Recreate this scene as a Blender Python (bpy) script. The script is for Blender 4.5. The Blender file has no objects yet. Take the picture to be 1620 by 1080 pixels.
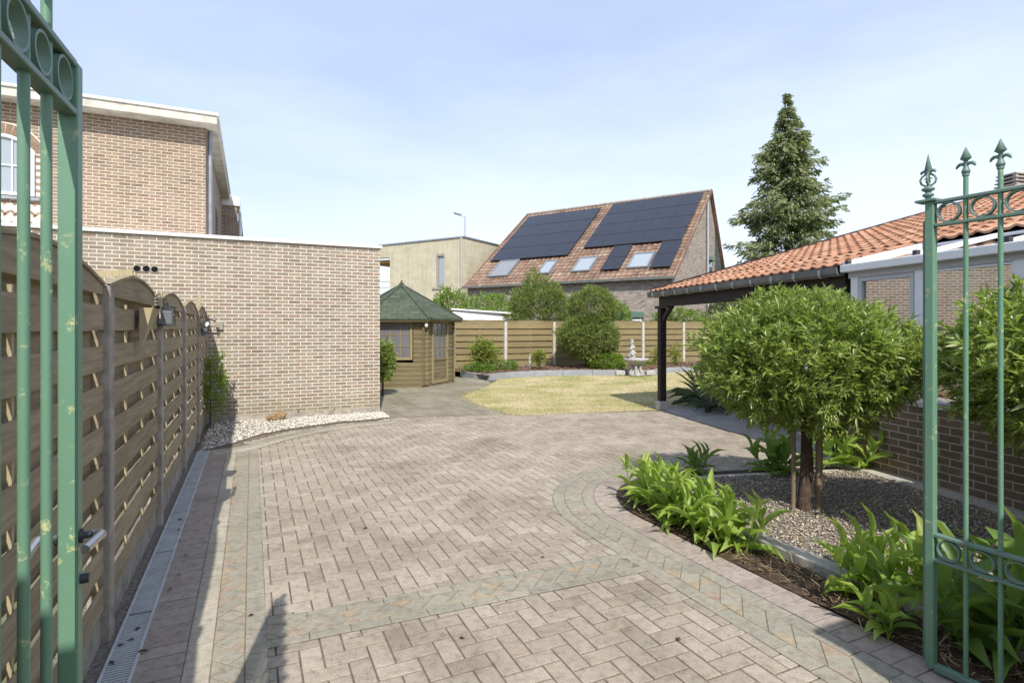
import bpy, math, random
import numpy as np
from mathutils import Vector, Matrix, noise
random.seed(7); rng = np.random.default_rng(7)
R = math.radians
scene = bpy.context.scene
COL = scene.collection
# ------------------------------------------------------------------ camera model (level camera, 1.62 m up)
F, CX, CY, H = 880.0, 810.0, 518.0, 1.62
def G(px, py, z=0.0):
    Y = F*(H-z)/(py-CY); return Vector(((px-CX)/F*Y, Y, z))
def at(px, py, Y): return Vector(((px-CX)/F*Y, Y, H+(CY-py)/F*Y))
SU, CU = math.sin(R(25.09)), math.cos(R(25.09))
UD = Vector((-SU, CU, 0)); VD = Vector((CU, SU, 0)); ZD = Vector((0,0,1))
def W(u, v, z=0.0): return UD*u + VD*v + ZD*z            # yard frame: u along the left fence, v across
def uv_of(p): return (p.dot(UD), p.dot(VD))
ET = Vector((.213,-.977,0)).normalized(); EW = Vector((.977,.213,0)).normalized()
E0 = Vector((2.89,11.2,0))
def HS(t, s, z=0.0): return E0 + ET*t + EW*s + ZD*z       # tiled house frame: t along eave towards us, s inwards
# ------------------------------------------------------------------ node helpers
def lin(c): return tuple((x/12.92 if x<=.04045 else ((x+.055)/1.055)**2.4) for x in c)
class NT:
    def __init__(s, name):
        s.m = bpy.data.materials.new(name); s.m.use_nodes = True
        s.t = s.m.node_tree; s.n = s.t.nodes; s.l = s.t.links
        s.p = s.n['Principled BSDF']; s.out = s.n['Material Output']
    def N(s, typ, **kw):
        n = s.n.new(typ)
        for k, v in kw.items():
            if k in n.inputs: n.inputs[k].default_value = v
            else: setattr(n, k, v)
        return n
    def L(s, a, b): s.l.new(a, b)
    def coord(s, kind='Object'): return s.N('ShaderNodeTexCoord').outputs[kind]
    def noise(s, scale, detail=4, rough=.55, vec=None):
        n = s.N('ShaderNodeTexNoise'); n.inputs['Scale'].default_value = scale; n.inputs['Detail'].default_value = detail
        n.inputs['Roughness'].default_value = rough
        s.L(vec if vec is not None else s.coord(), n.inputs['Vector']); return n.outputs['Fac']
    def ramp(s, fac, stops):
        r = s.N('ShaderNodeValToRGB'); cr = r.color_ramp
        while len(cr.elements) < len(stops): cr.elements.new(.5)
        for e, (p, c) in zip(cr.elements, stops):
            e.position = p; e.color = (*c, 1) if len(c) == 3 else c
        s.L(fac, r.inputs['Fac']); return r.outputs['Color']
    def mix(s, fac, a, b, mode='MIX'):
        n = s.N('ShaderNodeMix'); n.data_type = 'RGBA'; n.blend_type = mode
        if isinstance(fac, (int,float)): n.inputs['Factor'].default_value = fac
        else: s.L(fac, n.inputs['Factor'])
        for k, x in ((6,a),(7,b)):
            if isinstance(x, tuple): n.inputs[k].default_value = (*x,1)[:4]
            else: s.L(x, n.inputs[k])
        return n.outputs[2]
    def math(s, op, a, b=None):
        n = s.N('ShaderNodeMath'); n.operation = op
        for k, x in ((0,a),(1,b)):
            if x is None: continue
            if isinstance(x,(int,float)): n.inputs[k].default_value = x
            else: s.L(x, n.inputs[k])
        return n.outputs[0]
    def maprange(s, v, a, b, c, d):
        n = s.N('ShaderNodeMapRange')
        for k, x in zip(('From Min','From Max','To Min','To Max'), (a,b,c,d)): n.inputs[k].default_value = x
        s.L(v, n.inputs['Value']); return n.outputs['Result']
    def bump(s, h, strength=.3, dist=.01):
        n = s.N('ShaderNodeBump'); n.inputs['Strength'].default_value = strength; n.inputs['Distance'].default_value = dist
        s.L(h, n.inputs['Height']); s.L(n.outputs['Normal'], s.p.inputs['Normal']); return n
    def base(s, c, rough=.7, spec=.3, metal=0):
        if isinstance(c, tuple): s.p.inputs['Base Color'].default_value = (*c,1)[:4]
        else: s.L(c, s.p.inputs['Base Color'])
        s.p.inputs['Roughness'].default_value = rough; s.p.inputs['Metallic'].default_value = metal
        s.p.inputs['Specular IOR Level'].default_value = spec
    def rnd(s): return s.N('ShaderNodeNewGeometry').outputs['Random Per Island']
    def stretched(s, sx, sy, sz, kind='Object'):
        m = s.N('ShaderNodeMapping'); m.inputs['Scale'].default_value = (sx,sy,sz); s.L(s.coord(kind), m.inputs['Vector']); return m.outputs['Vector']

def mat_plain(name, col, rough=.7, spec=.3, metal=0, var=.12, scale=6, bump=.0, bscale=60):
    t = NT(name); f = t.noise(scale, 6, .6)
    a = tuple(x*(1-var) for x in col); b = tuple(min(1,x*(1+var)) for x in col)
    t.base(t.ramp(f, [(.3,a),(.7,b)]), rough, spec, metal)
    if bump: t.bump(t.noise(bscale, 4, .6), bump, .01)
    return t.m
def mat_brick(name, cols, mortar, bw=.2, rh=.062, ms=.006, stain=(.5,.5,.5), stain_amt=.25, herring=False, bumps=.6, damp=0):
    t = NT(name); uv = t.coord('UV')
    b = t.N('ShaderNodeTexBrick'); b.offset = .5
    # irregular hand made edges
    nz = t.N('ShaderNodeTexNoise'); nz.inputs['Scale'].default_value = 30; t.L(uv, nz.inputs['Vector'])
    vm = t.N('ShaderNodeVectorMath'); vm.operation = 'SCALE'; vm.inputs['Scale'].default_value = .006; t.L(nz.outputs['Color'], vm.inputs[0])
    va = t.N('ShaderNodeVectorMath'); va.operation = 'ADD'; t.L(uv, va.inputs[0]); t.L(vm.outputs[0], va.inputs[1])
    t.L(va.outputs[0], b.inputs['Vector'])
    b.inputs['Color1'].default_value = (0,0,0,1); b.inputs['Color2'].default_value = (1,1,1,1); b.inputs['Mortar'].default_value = (.5,.5,.5,1)
    b.inputs['Scale'].default_value = 1; b.inputs['Brick Width'].default_value = bw; b.inputs['Row Height'].default_value = rh
    b.inputs['Mortar Size'].default_value = ms; b.inputs['Mortar Smooth'].default_value = .25; b.inputs['Bias'].default_value = 0
    n = len(cols); bc = t.ramp(b.outputs['Color'], [(i/(n-1), c) for i, c in enumerate(cols)])
    fine = t.noise(55, 5, .7, uv); bc = t.mix(.55, bc, t.ramp(fine, [(.3,(.35,.35,.35)),(.7,(1,1,1))]), 'MULTIPLY')
    streak = t.noise(1, 4, .6, t.stretched(18,60,18,'UV')); bc = t.mix(.35, bc, t.ramp(streak,[(.35,(.5,.48,.46)),(.6,(1.0,1.0,1.0))]), 'MULTIPLY')
    mc = t.mix(t.noise(9,4,.6,uv), tuple(x*.82 for x in mortar), mortar)
    c = t.mix(b.outputs['Fac'], bc, mc)
    big = t.noise(.9, 5, .6, uv); c = t.mix(stain_amt, c, t.ramp(big, [(.35,stain),(.62,(1,1,1))]), 'MULTIPLY')
    st = t.noise(1, 5, .65, t.stretched(5,.55,1,'UV')); c = t.mix(stain_amt, c, t.ramp(st, [(.38,(.7,.69,.66)),(.55,(1,1,1))]), 'MULTIPLY')
    if damp:
        sp = t.N('ShaderNodeSeparateXYZ'); t.L(uv, sp.inputs[0]); hh = t.math('ADD', sp.outputs['Y'], t.math('MULTIPLY', t.noise(2.5,5,.6,uv), -.55))
        c = t.mix(t.maprange(hh, -.28, .12, damp, 0), c, (.23,.21,.13))
        c = t.mix(t.math('MULTIPLY', t.maprange(hh, 2.45, 2.95, 0, damp*.5), t.maprange(st,.45,.6,1,0)), c, (.22,.20,.16))
    t.base(c, .9, .15)
    h = t.math('SUBTRACT', t.math('MULTIPLY', fine, .35), b.outputs['Fac'])
    t.bump(h, bumps, .006); return t.m
def mat_wood(name, a, b, rough=.8, rings=1, along='u'):
    t = NT(name); v = t.stretched(2.2, 34, 1, 'UV') if along == 'u' else t.stretched(34, 2.2, 1, 'UV')
    f = t.noise(1, 6, .65, v); k = t.noise(.8, 3, .5)
    c = t.ramp(f, [(.25,a),(.7,b)])
    c = t.mix(.5, c, t.ramp(t.rnd(), [(0,(.6,.6,.6)),(1,(1,1,1))]), 'MULTIPLY')
    c = t.mix(.35, c, t.ramp(k, [(.35,(.5,.5,.45)),(.65,(1,1,1))]), 'MULTIPLY')
    t.base(c, rough, .2); t.bump(f, .35, .004); return t.m
def mat_leaf(name, cols, rough=.45, trans=.35, spec=.4, tint=None):
    t = NT(name); n = len(cols)
    c = t.ramp(t.rnd(), [(i/(n-1), x) for i, x in enumerate(cols)])
    c = t.mix(.5, c, t.ramp(t.noise(1.5,3,.5), [(.35,(.55,.6,.55)),(.65,(1,1,1))]), 'MULTIPLY')
    t.base(c, rough, spec)
    tr = t.N('ShaderNodeBsdfTranslucent'); t.L(t.mix(.5, c, (.6,.8,.1), 'MIX') if tint is None else t.mix(.5, c, tint), tr.inputs['Color'])
    ms = t.N('ShaderNodeMixShader'); ms.inputs[0].default_value = trans
    t.L(t.p.outputs[0], ms.inputs[1]); t.L(tr.outputs[0], ms.inputs[2]); t.L(ms.outputs[0], t.out.inputs['Surface']); return t.m
def mat_block(name, cols, sp=.5, dirt=.5):
    t = NT(name); n = len(cols)
    c = t.ramp(t.rnd(), [(i/(n-1), x) for i, x in enumerate(cols)])
    s = t.noise(210, 3, .75); c = t.mix(sp, c, t.ramp(s, [(.33,(.34,.33,.32)),(.48,(.88,.88,.87)),(.66,(1.32,1.29,1.24))]), 'MULTIPLY')
    m = t.noise(20, 6, .7); c = t.mix(.6, c, t.ramp(m, [(.33,(.5,.48,.45)),(.5,(.95,.94,.92)),(.68,(1.14,1.12,1.08))]), 'MULTIPLY')
    g = t.noise(1.1, 6, .65); c = t.mix(dirt, c, t.ramp(g, [(.34,(.60,.58,.52)),(.5,(.95,.94,.9)),(.64,(1.08,1.07,1.04))]), 'MULTIPLY')
    k = t.noise(4.5, 7, .75); c = t.mix(t.maprange(k,.60,.72,0,.55*dirt*2), c, (.12,.105,.075))
    t.base(c, .92, .15); t.bump(t.math('ADD', s, t.math('MULTIPLY', m, 1.5)), .45, .004); return t.m
def mat_paint(name, col, wear, rough=.42, amt=.56):
    t = NT(name); f = t.noise(22, 8, .75); k = t.noise(3, 3, .5)
    w = t.math('MULTIPLY', t.maprange(f, amt, amt+.06, 0, 1), t.maprange(k,.42,.6,0,1))
    c = t.mix(t.noise(2.2,4,.6), tuple(x*.8 for x in col), tuple(min(1,x*1.15) for x in col))
    t.base(t.mix(w, c, wear), rough, .4); t.bump(t.math('ADD', t.noise(120,3,.6), t.math('MULTIPLY', w, -.8)), .12, .003); return t.m
def mat_glass(name, tint=(.03,.035,.04), rough=.03, spec=.9, alpha=None):
    t = NT(name); t.base(tint, rough, spec); t.p.inputs['IOR'].default_value = 1.6
    t.p.inputs['Coat Weight'].default_value = .6; t.p.inputs['Coat Roughness'].default_value = .02
    return t.m
def mat_clear(name, mixf=.75, tint=(.85,.9,.9)):
    t = NT(name); tr = t.N('ShaderNodeBsdfTransparent'); tr.inputs[0].default_value = (*tint,1)
    gl = t.N('ShaderNodeBsdfGlossy'); gl.inputs['Roughness'].default_value = .02
    fr = t.N('ShaderNodeFresnel'); fr.inputs['IOR'].default_value = 1.9
    f = t.maprange(fr.outputs[0], 0, 1, 1-mixf, 1)
    ms = t.N('ShaderNodeMixShader'); t.L(f, ms.inputs[0]); t.L(tr.outputs[0], ms.inputs[1]); t.L(gl.outputs[0], ms.inputs[2])
    t.L(ms.outputs[0], t.out.inputs['Surface']); return t.m
def mat_tile(name, cols, tw=1, th=1, dirt=.4):
    t = NT(name); uv = t.coord('UV'); fl = t.N('ShaderNodeVectorMath'); fl.operation = 'FLOOR'; t.L(uv, fl.inputs[0])
    wn = t.N('ShaderNodeTexWhiteNoise'); wn.noise_dimensions = '2D'; t.L(fl.outputs[0], wn.inputs['Vector'])
    n = len(cols); c = t.ramp(wn.outputs['Value'], [(i/(n-1), x) for i, x in enumerate(cols)])
    c = t.mix(dirt, c, t.ramp(t.noise(9,6,.7), [(.35,(.5,.47,.45)),(.6,(1,1,1))]), 'MULTIPLY')
    c = t.mix(dirt*.8, c, t.ramp(t.noise(.7,4,.6), [(.35,(.62,.6,.55)),(.6,(1,1,1))]), 'MULTIPLY')
    t.base(c, .85, .2); t.bump(t.noise(70,4,.6), .2, .005); return t.m

M = {}
M['ext_brick'] = mat_brick('annex_brick', [(.26,.205,.16),(.36,.30,.235),(.30,.26,.21),(.42,.345,.265),(.35,.25,.195),(.37,.325,.27),(.41,.355,.29)], (.76,.69,.57), ms=.007, damp=.6, stain=(.78,.76,.7))
M['up_brick'] = mat_brick('house_brick', [(.24,.18,.135),(.36,.275,.20),(.29,.225,.17),(.42,.315,.22),(.34,.235,.175),(.37,.295,.225)], (.72,.63,.52), stain=(.78,.74,.68))
M['arch_brick'] = mat_block('arch_brick', [(.24,.17,.125),(.35,.26,.19)], .3)
M['dark_brick'] = mat_brick('plinth_brick', [(.20,.145,.105),(.28,.20,.145),(.235,.17,.125),(.31,.225,.16)], (.52,.46,.37), bw=.22, rh=.075, ms=.007)
M['far_brick'] = mat_brick('far_brick', [(.22,.175,.155),(.50,.42,.37),(.34,.28,.24),(.56,.48,.42),(.28,.23,.2),(.45,.38,.33)], (.50,.45,.40), bw=.22, rh=.07, ms=.006)
M['coping'] = mat_plain('white_coping', (.72,.71,.68), .55, .4, var=.08)
M['fascia'] = mat_plain('weathered_fascia', (.56,.53,.46), .8, .2, var=.3, scale=3)
M['soffit'] = mat_plain('soffit_board', (.42,.38,.32), .8, .2)
M['zinc'] = mat_plain('zinc', (.30,.32,.34), .45, .5, .55, var=.2)
M['zincdark'] = mat_plain('weathered_zinc', (.16,.165,.155), .6, .4, .3, var=.3, scale=4)
M['white'] = mat_plain('white_frame', (.72,.73,.74), .4, .4, var=.05)
M['greyframe'] = mat_plain('grey_aluminium', (.46,.47,.50), .45, .4, var=.06)
M['cream'] = mat_brick('cream_render', [(.64,.59,.44),(.71,.66,.50),(.68,.63,.47)], (.66,.6,.43), bw=.6, rh=.2, ms=.004, stain=(.72,.7,.6), stain_amt=.4, bumps=.15)
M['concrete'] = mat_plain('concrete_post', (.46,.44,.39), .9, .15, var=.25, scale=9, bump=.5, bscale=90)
M['concrete_dk'] = mat_plain('shade_dark_concrete', (.33,.295,.25), .9, .15, var=.3, scale=9, bump=.5, bscale=90)  # darker copy of the post concrete, shade on the near fence put into its colour
M['fence_near'] = mat_wood('fence_board', (.205,.16,.10), (.44,.36,.235))
M['fence_far'] = mat_wood('fence_board_pale', (.20,.155,.08), (.35,.28,.15))
M['batten'] = mat_wood('fence_batten', (.36,.29,.17), (.52,.44,.28), along='v')
M['cabin_wood'] = mat_wood('cabin_log', (.13,.105,.055), (.25,.205,.115))
M['cabin_trim'] = mat_wood('cabin_trim', (.20,.165,.08), (.36,.29,.15), along='v')
M['darkwood'] = mat_wood('dark_beam', (.018,.014,.012), (.05,.04,.034), rough=.6)
M['shingle'] = mat_brick('green_shingle', [(.075,.098,.068),(.105,.13,.092),(.13,.15,.11),(.085,.11,.075)], (.035,.042,.03), bw=.3, rh=.14, ms=.006, stain=(.75,.8,.7), stain_amt=.3, bumps=.7)
M['glass'] = mat_glass('window_glass', (.06,.075,.09))
M['glassgrey'] = mat_glass('pale_glass', (.30,.34,.37), .12, .6)
M['glasscabin'] = mat_glass('curtained_glass', (.15,.145,.155), .12, .5)
M['glassdark'] = mat_clear('veranda_glass', .45)
M['roofglass'] = mat_clear('roof_glass', .4, (.6,.64,.66))
M['tile_red'] = mat_tile('orange_tile', [(.42,.21,.125),(.50,.27,.165),(.36,.175,.105),(.54,.33,.22),(.46,.235,.14)], dirt=.75)
M['tile_brown'] = mat_tile('brown_tile', [(.23,.145,.105),(.32,.21,.15),(.19,.125,.095),(.36,.27,.20),(.27,.165,.12)], dirt=.7)
M['verdigris'] = mat_paint('green_paint', (.13,.25,.165), (.52,.52,.26), amt=.585)
M['verdigris2'] = mat_paint('green_grey_paint', (.13,.21,.165), (.40,.44,.25), amt=.63)
M['slate'] = mat_brick('slate_cladding', [(.10,.13,.13),(.15,.18,.18),(.12,.15,.15)], (.05,.06,.06), bw=2, rh=.32, ms=.02, bumps=.4)
M['lampgrey'] = mat_plain('galvanised', (.42,.45,.48), .4, .5, .4)
t = NT('solar_panel'); uv = t.coord('UV'); b = t.N('ShaderNodeTexBrick'); b.offset = 0
t.L(uv, b.inputs['Vector']); b.inputs['Color1'].default_value=(.012,.014,.022,1); b.inputs['Color2'].default_value=(.02,.022,.034,1); b.inputs['Mortar'].default_value=(.035,.038,.05,1)
b.inputs['Scale'].default_value=1; b.inputs['Brick Width'].default_value=.16; b.inputs['Row Height'].default_value=.16; b.inputs['Mortar Size'].default_value=.006
t.base(b.outputs['Color'], .22, .5); M['solar'] = t.m
M['solarframe'] = mat_plain('panel_frame', (.10,.10,.11), .4, .5, .5)
M['paver'] = mat_block('pink_grey_paver', [(.305,.265,.22),(.38,.335,.28),(.335,.295,.245),(.415,.37,.31),(.35,.295,.24)], .75, .7)
M['paver_g'] = mat_block('grey_green_paver', [(.27,.255,.21),(.315,.295,.24),(.29,.275,.225),(.335,.31,.255)])
M['paver_l'] = mat_block('pale_paver', [(.36,.33,.27),(.42,.38,.31)])
M['paver_o'] = mat_block('ochre_paver', [(.29,.275,.22),(.29,.27,.215),(.31,.285,.22),(.37,.29,.205),(.30,.275,.22),(.29,.27,.22),(.35,.27,.21),(.30,.28,.22),(.33,.30,.225),(.28,.265,.215)])
M['paver_p'] = mat_block('mauve_paver', [(.30,.25,.22),(.37,.315,.28),(.33,.285,.25)])
M['joint'] = mat_plain('joint_sand', (.165,.135,.10), .95, .1, var=.35, scale=12, bump=.6, bscale=200)
M['joint_g'] = mat_plain('mossy_joint_sand', (.17,.15,.105), .95, .1, var=.35, scale=12, bump=.6, bscale=200)
M['soil'] = mat_plain('soil', (.075,.052,.036), .95, .1, var=.5, scale=22, bump=1, bscale=45)
M['slab'] = mat_plain('slab_concrete', (.33,.31,.285), .9, .15, var=.16, scale=2.5, bump=.25, bscale=140)
M['path'] = mat_brick('cabin_path_clinker', [(.33,.295,.22),(.43,.39,.30),(.37,.33,.255)], (.17,.155,.10), bw=.21, rh=.105, ms=.008, stain=(.6,.58,.5), stain_amt=.6, bumps=.5)
M['kerb'] = mat_plain('kerb_concrete', (.40,.375,.32), .9, .15, var=.22, scale=7, bump=.5, bscale=110)
M['kerb_grey'] = mat_plain('grey_edging', (.30,.31,.32), .8, .2, var=.12, scale=5)
M['mulch'] = mat_plain('bark_mulch', (.17,.11,.08), .95, .1, var=.55, scale=30, bump=1, bscale=60)
M['gravel_base'] = mat_plain('gravel_bed', (.20,.175,.145), .95, .1, var=.5, scale=45, bump=1, bscale=120)
M['pebble'] = mat_block('grey_pebble', [(.24,.185,.13),(.40,.34,.26),(.56,.49,.39),(.30,.245,.18),(.68,.61,.5),(.17,.13,.1)], .35, .2)
M['pebblew'] = mat_block('white_pebble', [(.52,.49,.42),(.72,.69,.62),(.60,.55,.47),(.8,.77,.7),(.42,.37,.3)], .3, .1)
M['drain'] = mat_plain('drain_grey', (.40,.41,.41), .6, .3, var=.15, scale=8)
M['black'] = mat_plain('dark_hollow', (.012,.012,.012), .9, .1)
M['bark'] = mat_plain('bark', (.085,.06,.045), .95, .1, var=.5, scale=18, bump=1, bscale=40)
M['stake'] = mat_wood('round_stake', (.17,.125,.08), (.32,.25,.17), along='v')
M['stone'] = mat_plain('carved_stone', (.36,.35,.33), .9, .15, var=.4, scale=14, bump=.8, bscale=60)
M['rock'] = mat_plain('brown_rock', (.27,.18,.095), .9, .15, var=.45, scale=14, bump=.9, bscale=45)
M['steel'] = mat_plain('steel_handle', (.52,.52,.50), .3, .5, .8, var=.1)
M['darkmetal'] = mat_plain('dark_metal', (.06,.065,.07), .45, .5, .5)
M['plastic'] = mat_plain('grey_plastic', (.22,.23,.25), .5, .4)
M['interior'] = mat_plain('room_wall', (.18,.17,.16), .9, .1)
M['ridge'] = mat_plain('ridge_tile', (.36,.34,.31), .85, .2, var=.3)
M['leaf_laurel'] = mat_leaf('laurel_leaf', [(.10,.145,.035),(.21,.275,.06),(.30,.37,.09),(.38,.45,.14),(.24,.30,.09),(.48,.5,.22),(.16,.22,.05),(.34,.41,.12)], .32, .42, .6)
M['leaf_hosta'] = mat_leaf('lily_leaf', [(.25,.37,.055),(.37,.50,.09),(.30,.43,.08),(.45,.56,.14),(.20,.33,.06),(.5,.5,.12)], .42, .48, .4)
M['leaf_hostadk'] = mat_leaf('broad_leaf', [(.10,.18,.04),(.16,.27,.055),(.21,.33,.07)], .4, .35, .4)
M['leaf_conifer'] = mat_leaf('conifer_spray', [(.14,.16,.09),(.22,.245,.14),(.30,.315,.18),(.18,.205,.115),(.27,.27,.19)], .7, .25, .15)
M['leaf_thuja'] = mat_leaf('thuja_leaf', [(.14,.18,.055),(.21,.255,.08),(.26,.30,.10),(.18,.22,.08)], .65, .3, .15)
M['leaf_bright'] = mat_leaf('box_leaf', [(.13,.24,.025),(.19,.31,.035),(.24,.36,.05)], .5, .3, .3)
M['leaf_yellow'] = mat_leaf('yellow_leaf', [(.20,.27,.05),(.30,.36,.07),(.38,.36,.08),(.16,.2,.05)], .5, .35, .3)
M['leaf_hedge'] = mat_leaf('hedge_leaf', [(.12,.2,.04),(.2,.3,.06),(.27,.36,.09),(.15,.24,.05)], .5, .35, .3)
M['leaf_yucca'] = mat_leaf('yucca_blade', [(.10,.135,.115),(.15,.19,.16),(.21,.24,.19)], .5, .15, .3)
M['grass'] = mat_leaf('dry_grass', [(.50,.43,.24),(.58,.49,.31),(.42,.39,.18),(.29,.33,.11),(.64,.55,.38)], .8, .3, .1, tint=(.7,.6,.3))
t = NT('lawn_soil'); f = t.noise(.8,5,.6); g = t.noise(14,5,.7)
c = t.ramp(f, [(.36,(.27,.29,.10)),(.47,(.44,.38,.20)),(.62,(.57,.48,.31))]); c = t.mix(.6, c, t.ramp(g,[(.3,(.6,.6,.5)),(.7,(1.15,1.1,1))]), 'MULTIPLY')
t.base(c, .95, .1); t.bump(t.noise(60,4,.7), .8, .02); M['lawn'] = t.m
M['ground'] = mat_plain('ground_earth', (.17,.16,.10), .95, .1, var=.3, scale=.5)
M['straw'] = mat_leaf('straw', [(.30,.22,.12),(.45,.36,.22),(.16,.10,.06),(.09,.06,.04)], .8, .1, .1, tint=(.5,.4,.2))
# ------------------------------------------------------------------ mesh builder
class MB:
    def __init__(s): s.v=[]; s.f=[]; s.sm=[]; s.uvs=[]
    def add(s, vs, fs, smooth=False, uvs=None):
        o = len(s.v); s.v += [tuple(p) for p in vs]
        for i, f in enumerate(fs):
            s.f.append(tuple(k+o for k in f)); s.sm.append(smooth); s.uvs.append(uvs[i] if uvs else None)
        return s
    def par(s, p, a, b, c):                 # parallelepiped: corner p, edges a b c
        p,a,b,c = map(Vector,(p,a,b,c))
        if a.cross(b).dot(c) < 0: a, b = b, a
        q = [p,p+a,p+a+b,p+b,p+c,p+a+c,p+a+b+c,p+b+c]
        return s.add(q, [(0,3,2,1),(4,5,6,7),(0,1,5,4),(1,2,6,5),(2,3,7,6),(3,0,4,7)])
    def beam(s, p0, p1, w, h, up=ZD):       # box centred on the segment; w sideways, h along up
        p0,p1 = Vector(p0),Vector(p1); d=(p1-p0); side=d.cross(up).normalized(); u2=side.cross(d).normalized()
        return s.par(p0-side*w/2-u2*h/2, d, side*w, u2*h)
    def box(s, c, sx, sy, sz, ax=None, ay=None):
        ax = ax or Vector((1,0,0)); ay = ay or Vector((0,1,0)); c=Vector(c)
        return s.par(c-ax*sx/2-ay*sy/2, ax*sx, ay*sy, ZD*sz)   # c is base centre
    def tube(s, pts, r, n=8, cap=True):
        pts=[Vector(p) for p in pts]; rs = r if isinstance(r,(list,tuple)) else [r]*len(pts)
        vs=[]; fs=[]; prev=None
        for i,p in enumerate(pts):
            d=(pts[min(i+1,len(pts)-1)]-pts[max(i-1,0)]).normalized()
            a=prev if prev is not None else (Vector((0,0,1)) if abs(d.z)<.9 else Vector((1,0,0)))
            x=(a-d*a.dot(d)).normalized(); y=d.cross(x); prev=x
            for k in range(n):
                t=2*math.pi*k/n; vs.append(p+(x*math.cos(t)+y*math.sin(t))*rs[i])
        for i in range(len(pts)-1):
            for k in range(n): fs.append((i*n+k,i*n+(k+1)%n,(i+1)*n+(k+1)%n,(i+1)*n+k))
        s.add(vs,fs,True)
        if cap: s.add(vs[:n],[tuple(range(n))[::-1]]); s.add(vs[-n:],[tuple(range(n))])
        return s
    def lathe(s, prof, c, n=16, smooth=True):
        c=Vector(c); vs=[]; fs=[]
        for r,z in prof:
            for k in range(n): t=2*math.pi*k/n; vs.append(c+Vector((r*math.cos(t),r*math.sin(t),z)))
        for i in range(len(prof)-1):
            for k in range(n): fs.append((i*n+k,i*n+(k+1)%n,(i+1)*n+(k+1)%n,(i+1)*n+k))
        return s.add(vs,fs,smooth)
    def torus(s, c, ax, ay, r, rt, wd, n=28):     # flat ring (flat bar bent round), axis = ax x ay
        c=Vector(c); nz=ax.cross(ay).normalized(); vs=[]; fs=[]
        for k in range(n):
            t=2*math.pi*k/n; d=ax*math.cos(t)+ay*math.sin(t)
            for rr,w in ((r-rt/2,-wd/2),(r+rt/2,-wd/2),(r+rt/2,wd/2),(r-rt/2,wd/2)): vs.append(c+d*rr+nz*w)
        for k in range(n):
            for j in range(4): fs.append((k*4+j,k*4+(j+1)%4,((k+1)%n)*4+(j+1)%4,((k+1)%n)*4+j))
        return s.add(vs,fs)
    def prism(s, pts, z0, z1, bottom=True):
        n=len(pts); a=sum(pts[i][0]*pts[(i+1)%n][1]-pts[(i+1)%n][0]*pts[i][1] for i in range(n))
        if a<0: pts=pts[::-1]
        vs=[(p[0],p[1],z0) for p in pts]+[(p[0],p[1],z1) for p in pts]
        fs=[tuple(range(n,2*n))]+[(i,(i+1)%n,(i+1)%n+n,i+n) for i in range(n)]
        if bottom: fs.append(tuple(range(n))[::-1])
        return s.add(vs,fs)
    def slab(s, poly, th):                       # planar 3D polygon extruded by th along its normal (both ways closed)
        poly=[Vector(p) for p in poly]; n=(poly[1]-poly[0]).cross(poly[2]-poly[0]).normalized()
        k=len(poly); vs=poly+[p-n*th for p in poly]
        return s.add(vs,[tuple(range(k)),tuple(range(k,2*k))[::-1]]+[(i,i+k,(i+1)%k+k,(i+1)%k) for i in range(k)])
    def build(s, name, mat, parent=None, origin=None, bevel=0, local=False):
        V=[Vector(p) for p in s.v]
        if parent is not None:
            org = Vector((0,0,0)) if local else world_of(parent)
        else:
            if origin is None:
                xs=[p.x for p in V]; ys=[p.y for p in V]; zs=[p.z for p in V]
                origin=Vector(((min(xs)+max(xs))/2,(min(ys)+max(ys))/2,min(zs)))
            org=Vector(origin)
        me=bpy.data.meshes.new(name); me.from_pydata([p-org for p in V],[],s.f)
        ul=me.uv_layers.new(name='UVMap')
        for pi,poly in enumerate(me.polygons):
            poly.use_smooth=s.sm[pi]
            if s.uvs[pi]:
                for li,uvc in zip(poly.loop_indices,s.uvs[pi]): ul.data[li].uv=uvc
                continue
            n=poly.normal
            if abs(n.z)>.98: tx,ty=VD,UD
            else: tx=ZD.cross(n).normalized(); ty=n.cross(tx).normalized()
            for li in poly.loop_indices:
                p=V[me.loops[li].vertex_index]; ul.data[li].uv=(p.dot(tx),p.dot(ty))
        me.materials.append(mat)
        o=bpy.data.objects.new(name,me); COL.objects.link(o)
        if parent is not None: o.parent=parent
        else: o.location=org
        if bevel:
            m=o.modifiers.new('edge','BEVEL'); m.width=bevel; m.segments=1; m.limit_method='ANGLE'
        return o
def world_of(o):
    v=Vector((0,0,0))
    while o is not None: v+=Vector(o.location); o=o.parent
    return v
def tag(o, label=None, cat=None, group=None, kind=None):
    if label: o['label']=label
    if cat: o['category']=cat
    if group: o['group']=group
    if kind: o['kind']=kind
    return o
def thing(name, loc, label, cat, group=None):
    o=bpy.data.objects.new(name,None); COL.objects.link(o); o.location=loc; o.empty_display_size=.2
    return tag(o,label,cat,group)
def struct(name, mb, mat, kind='structure', bevel=0):
    o=mb.build(name,mat,origin=(0,0,0),bevel=bevel); o['kind']=kind; return o
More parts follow.
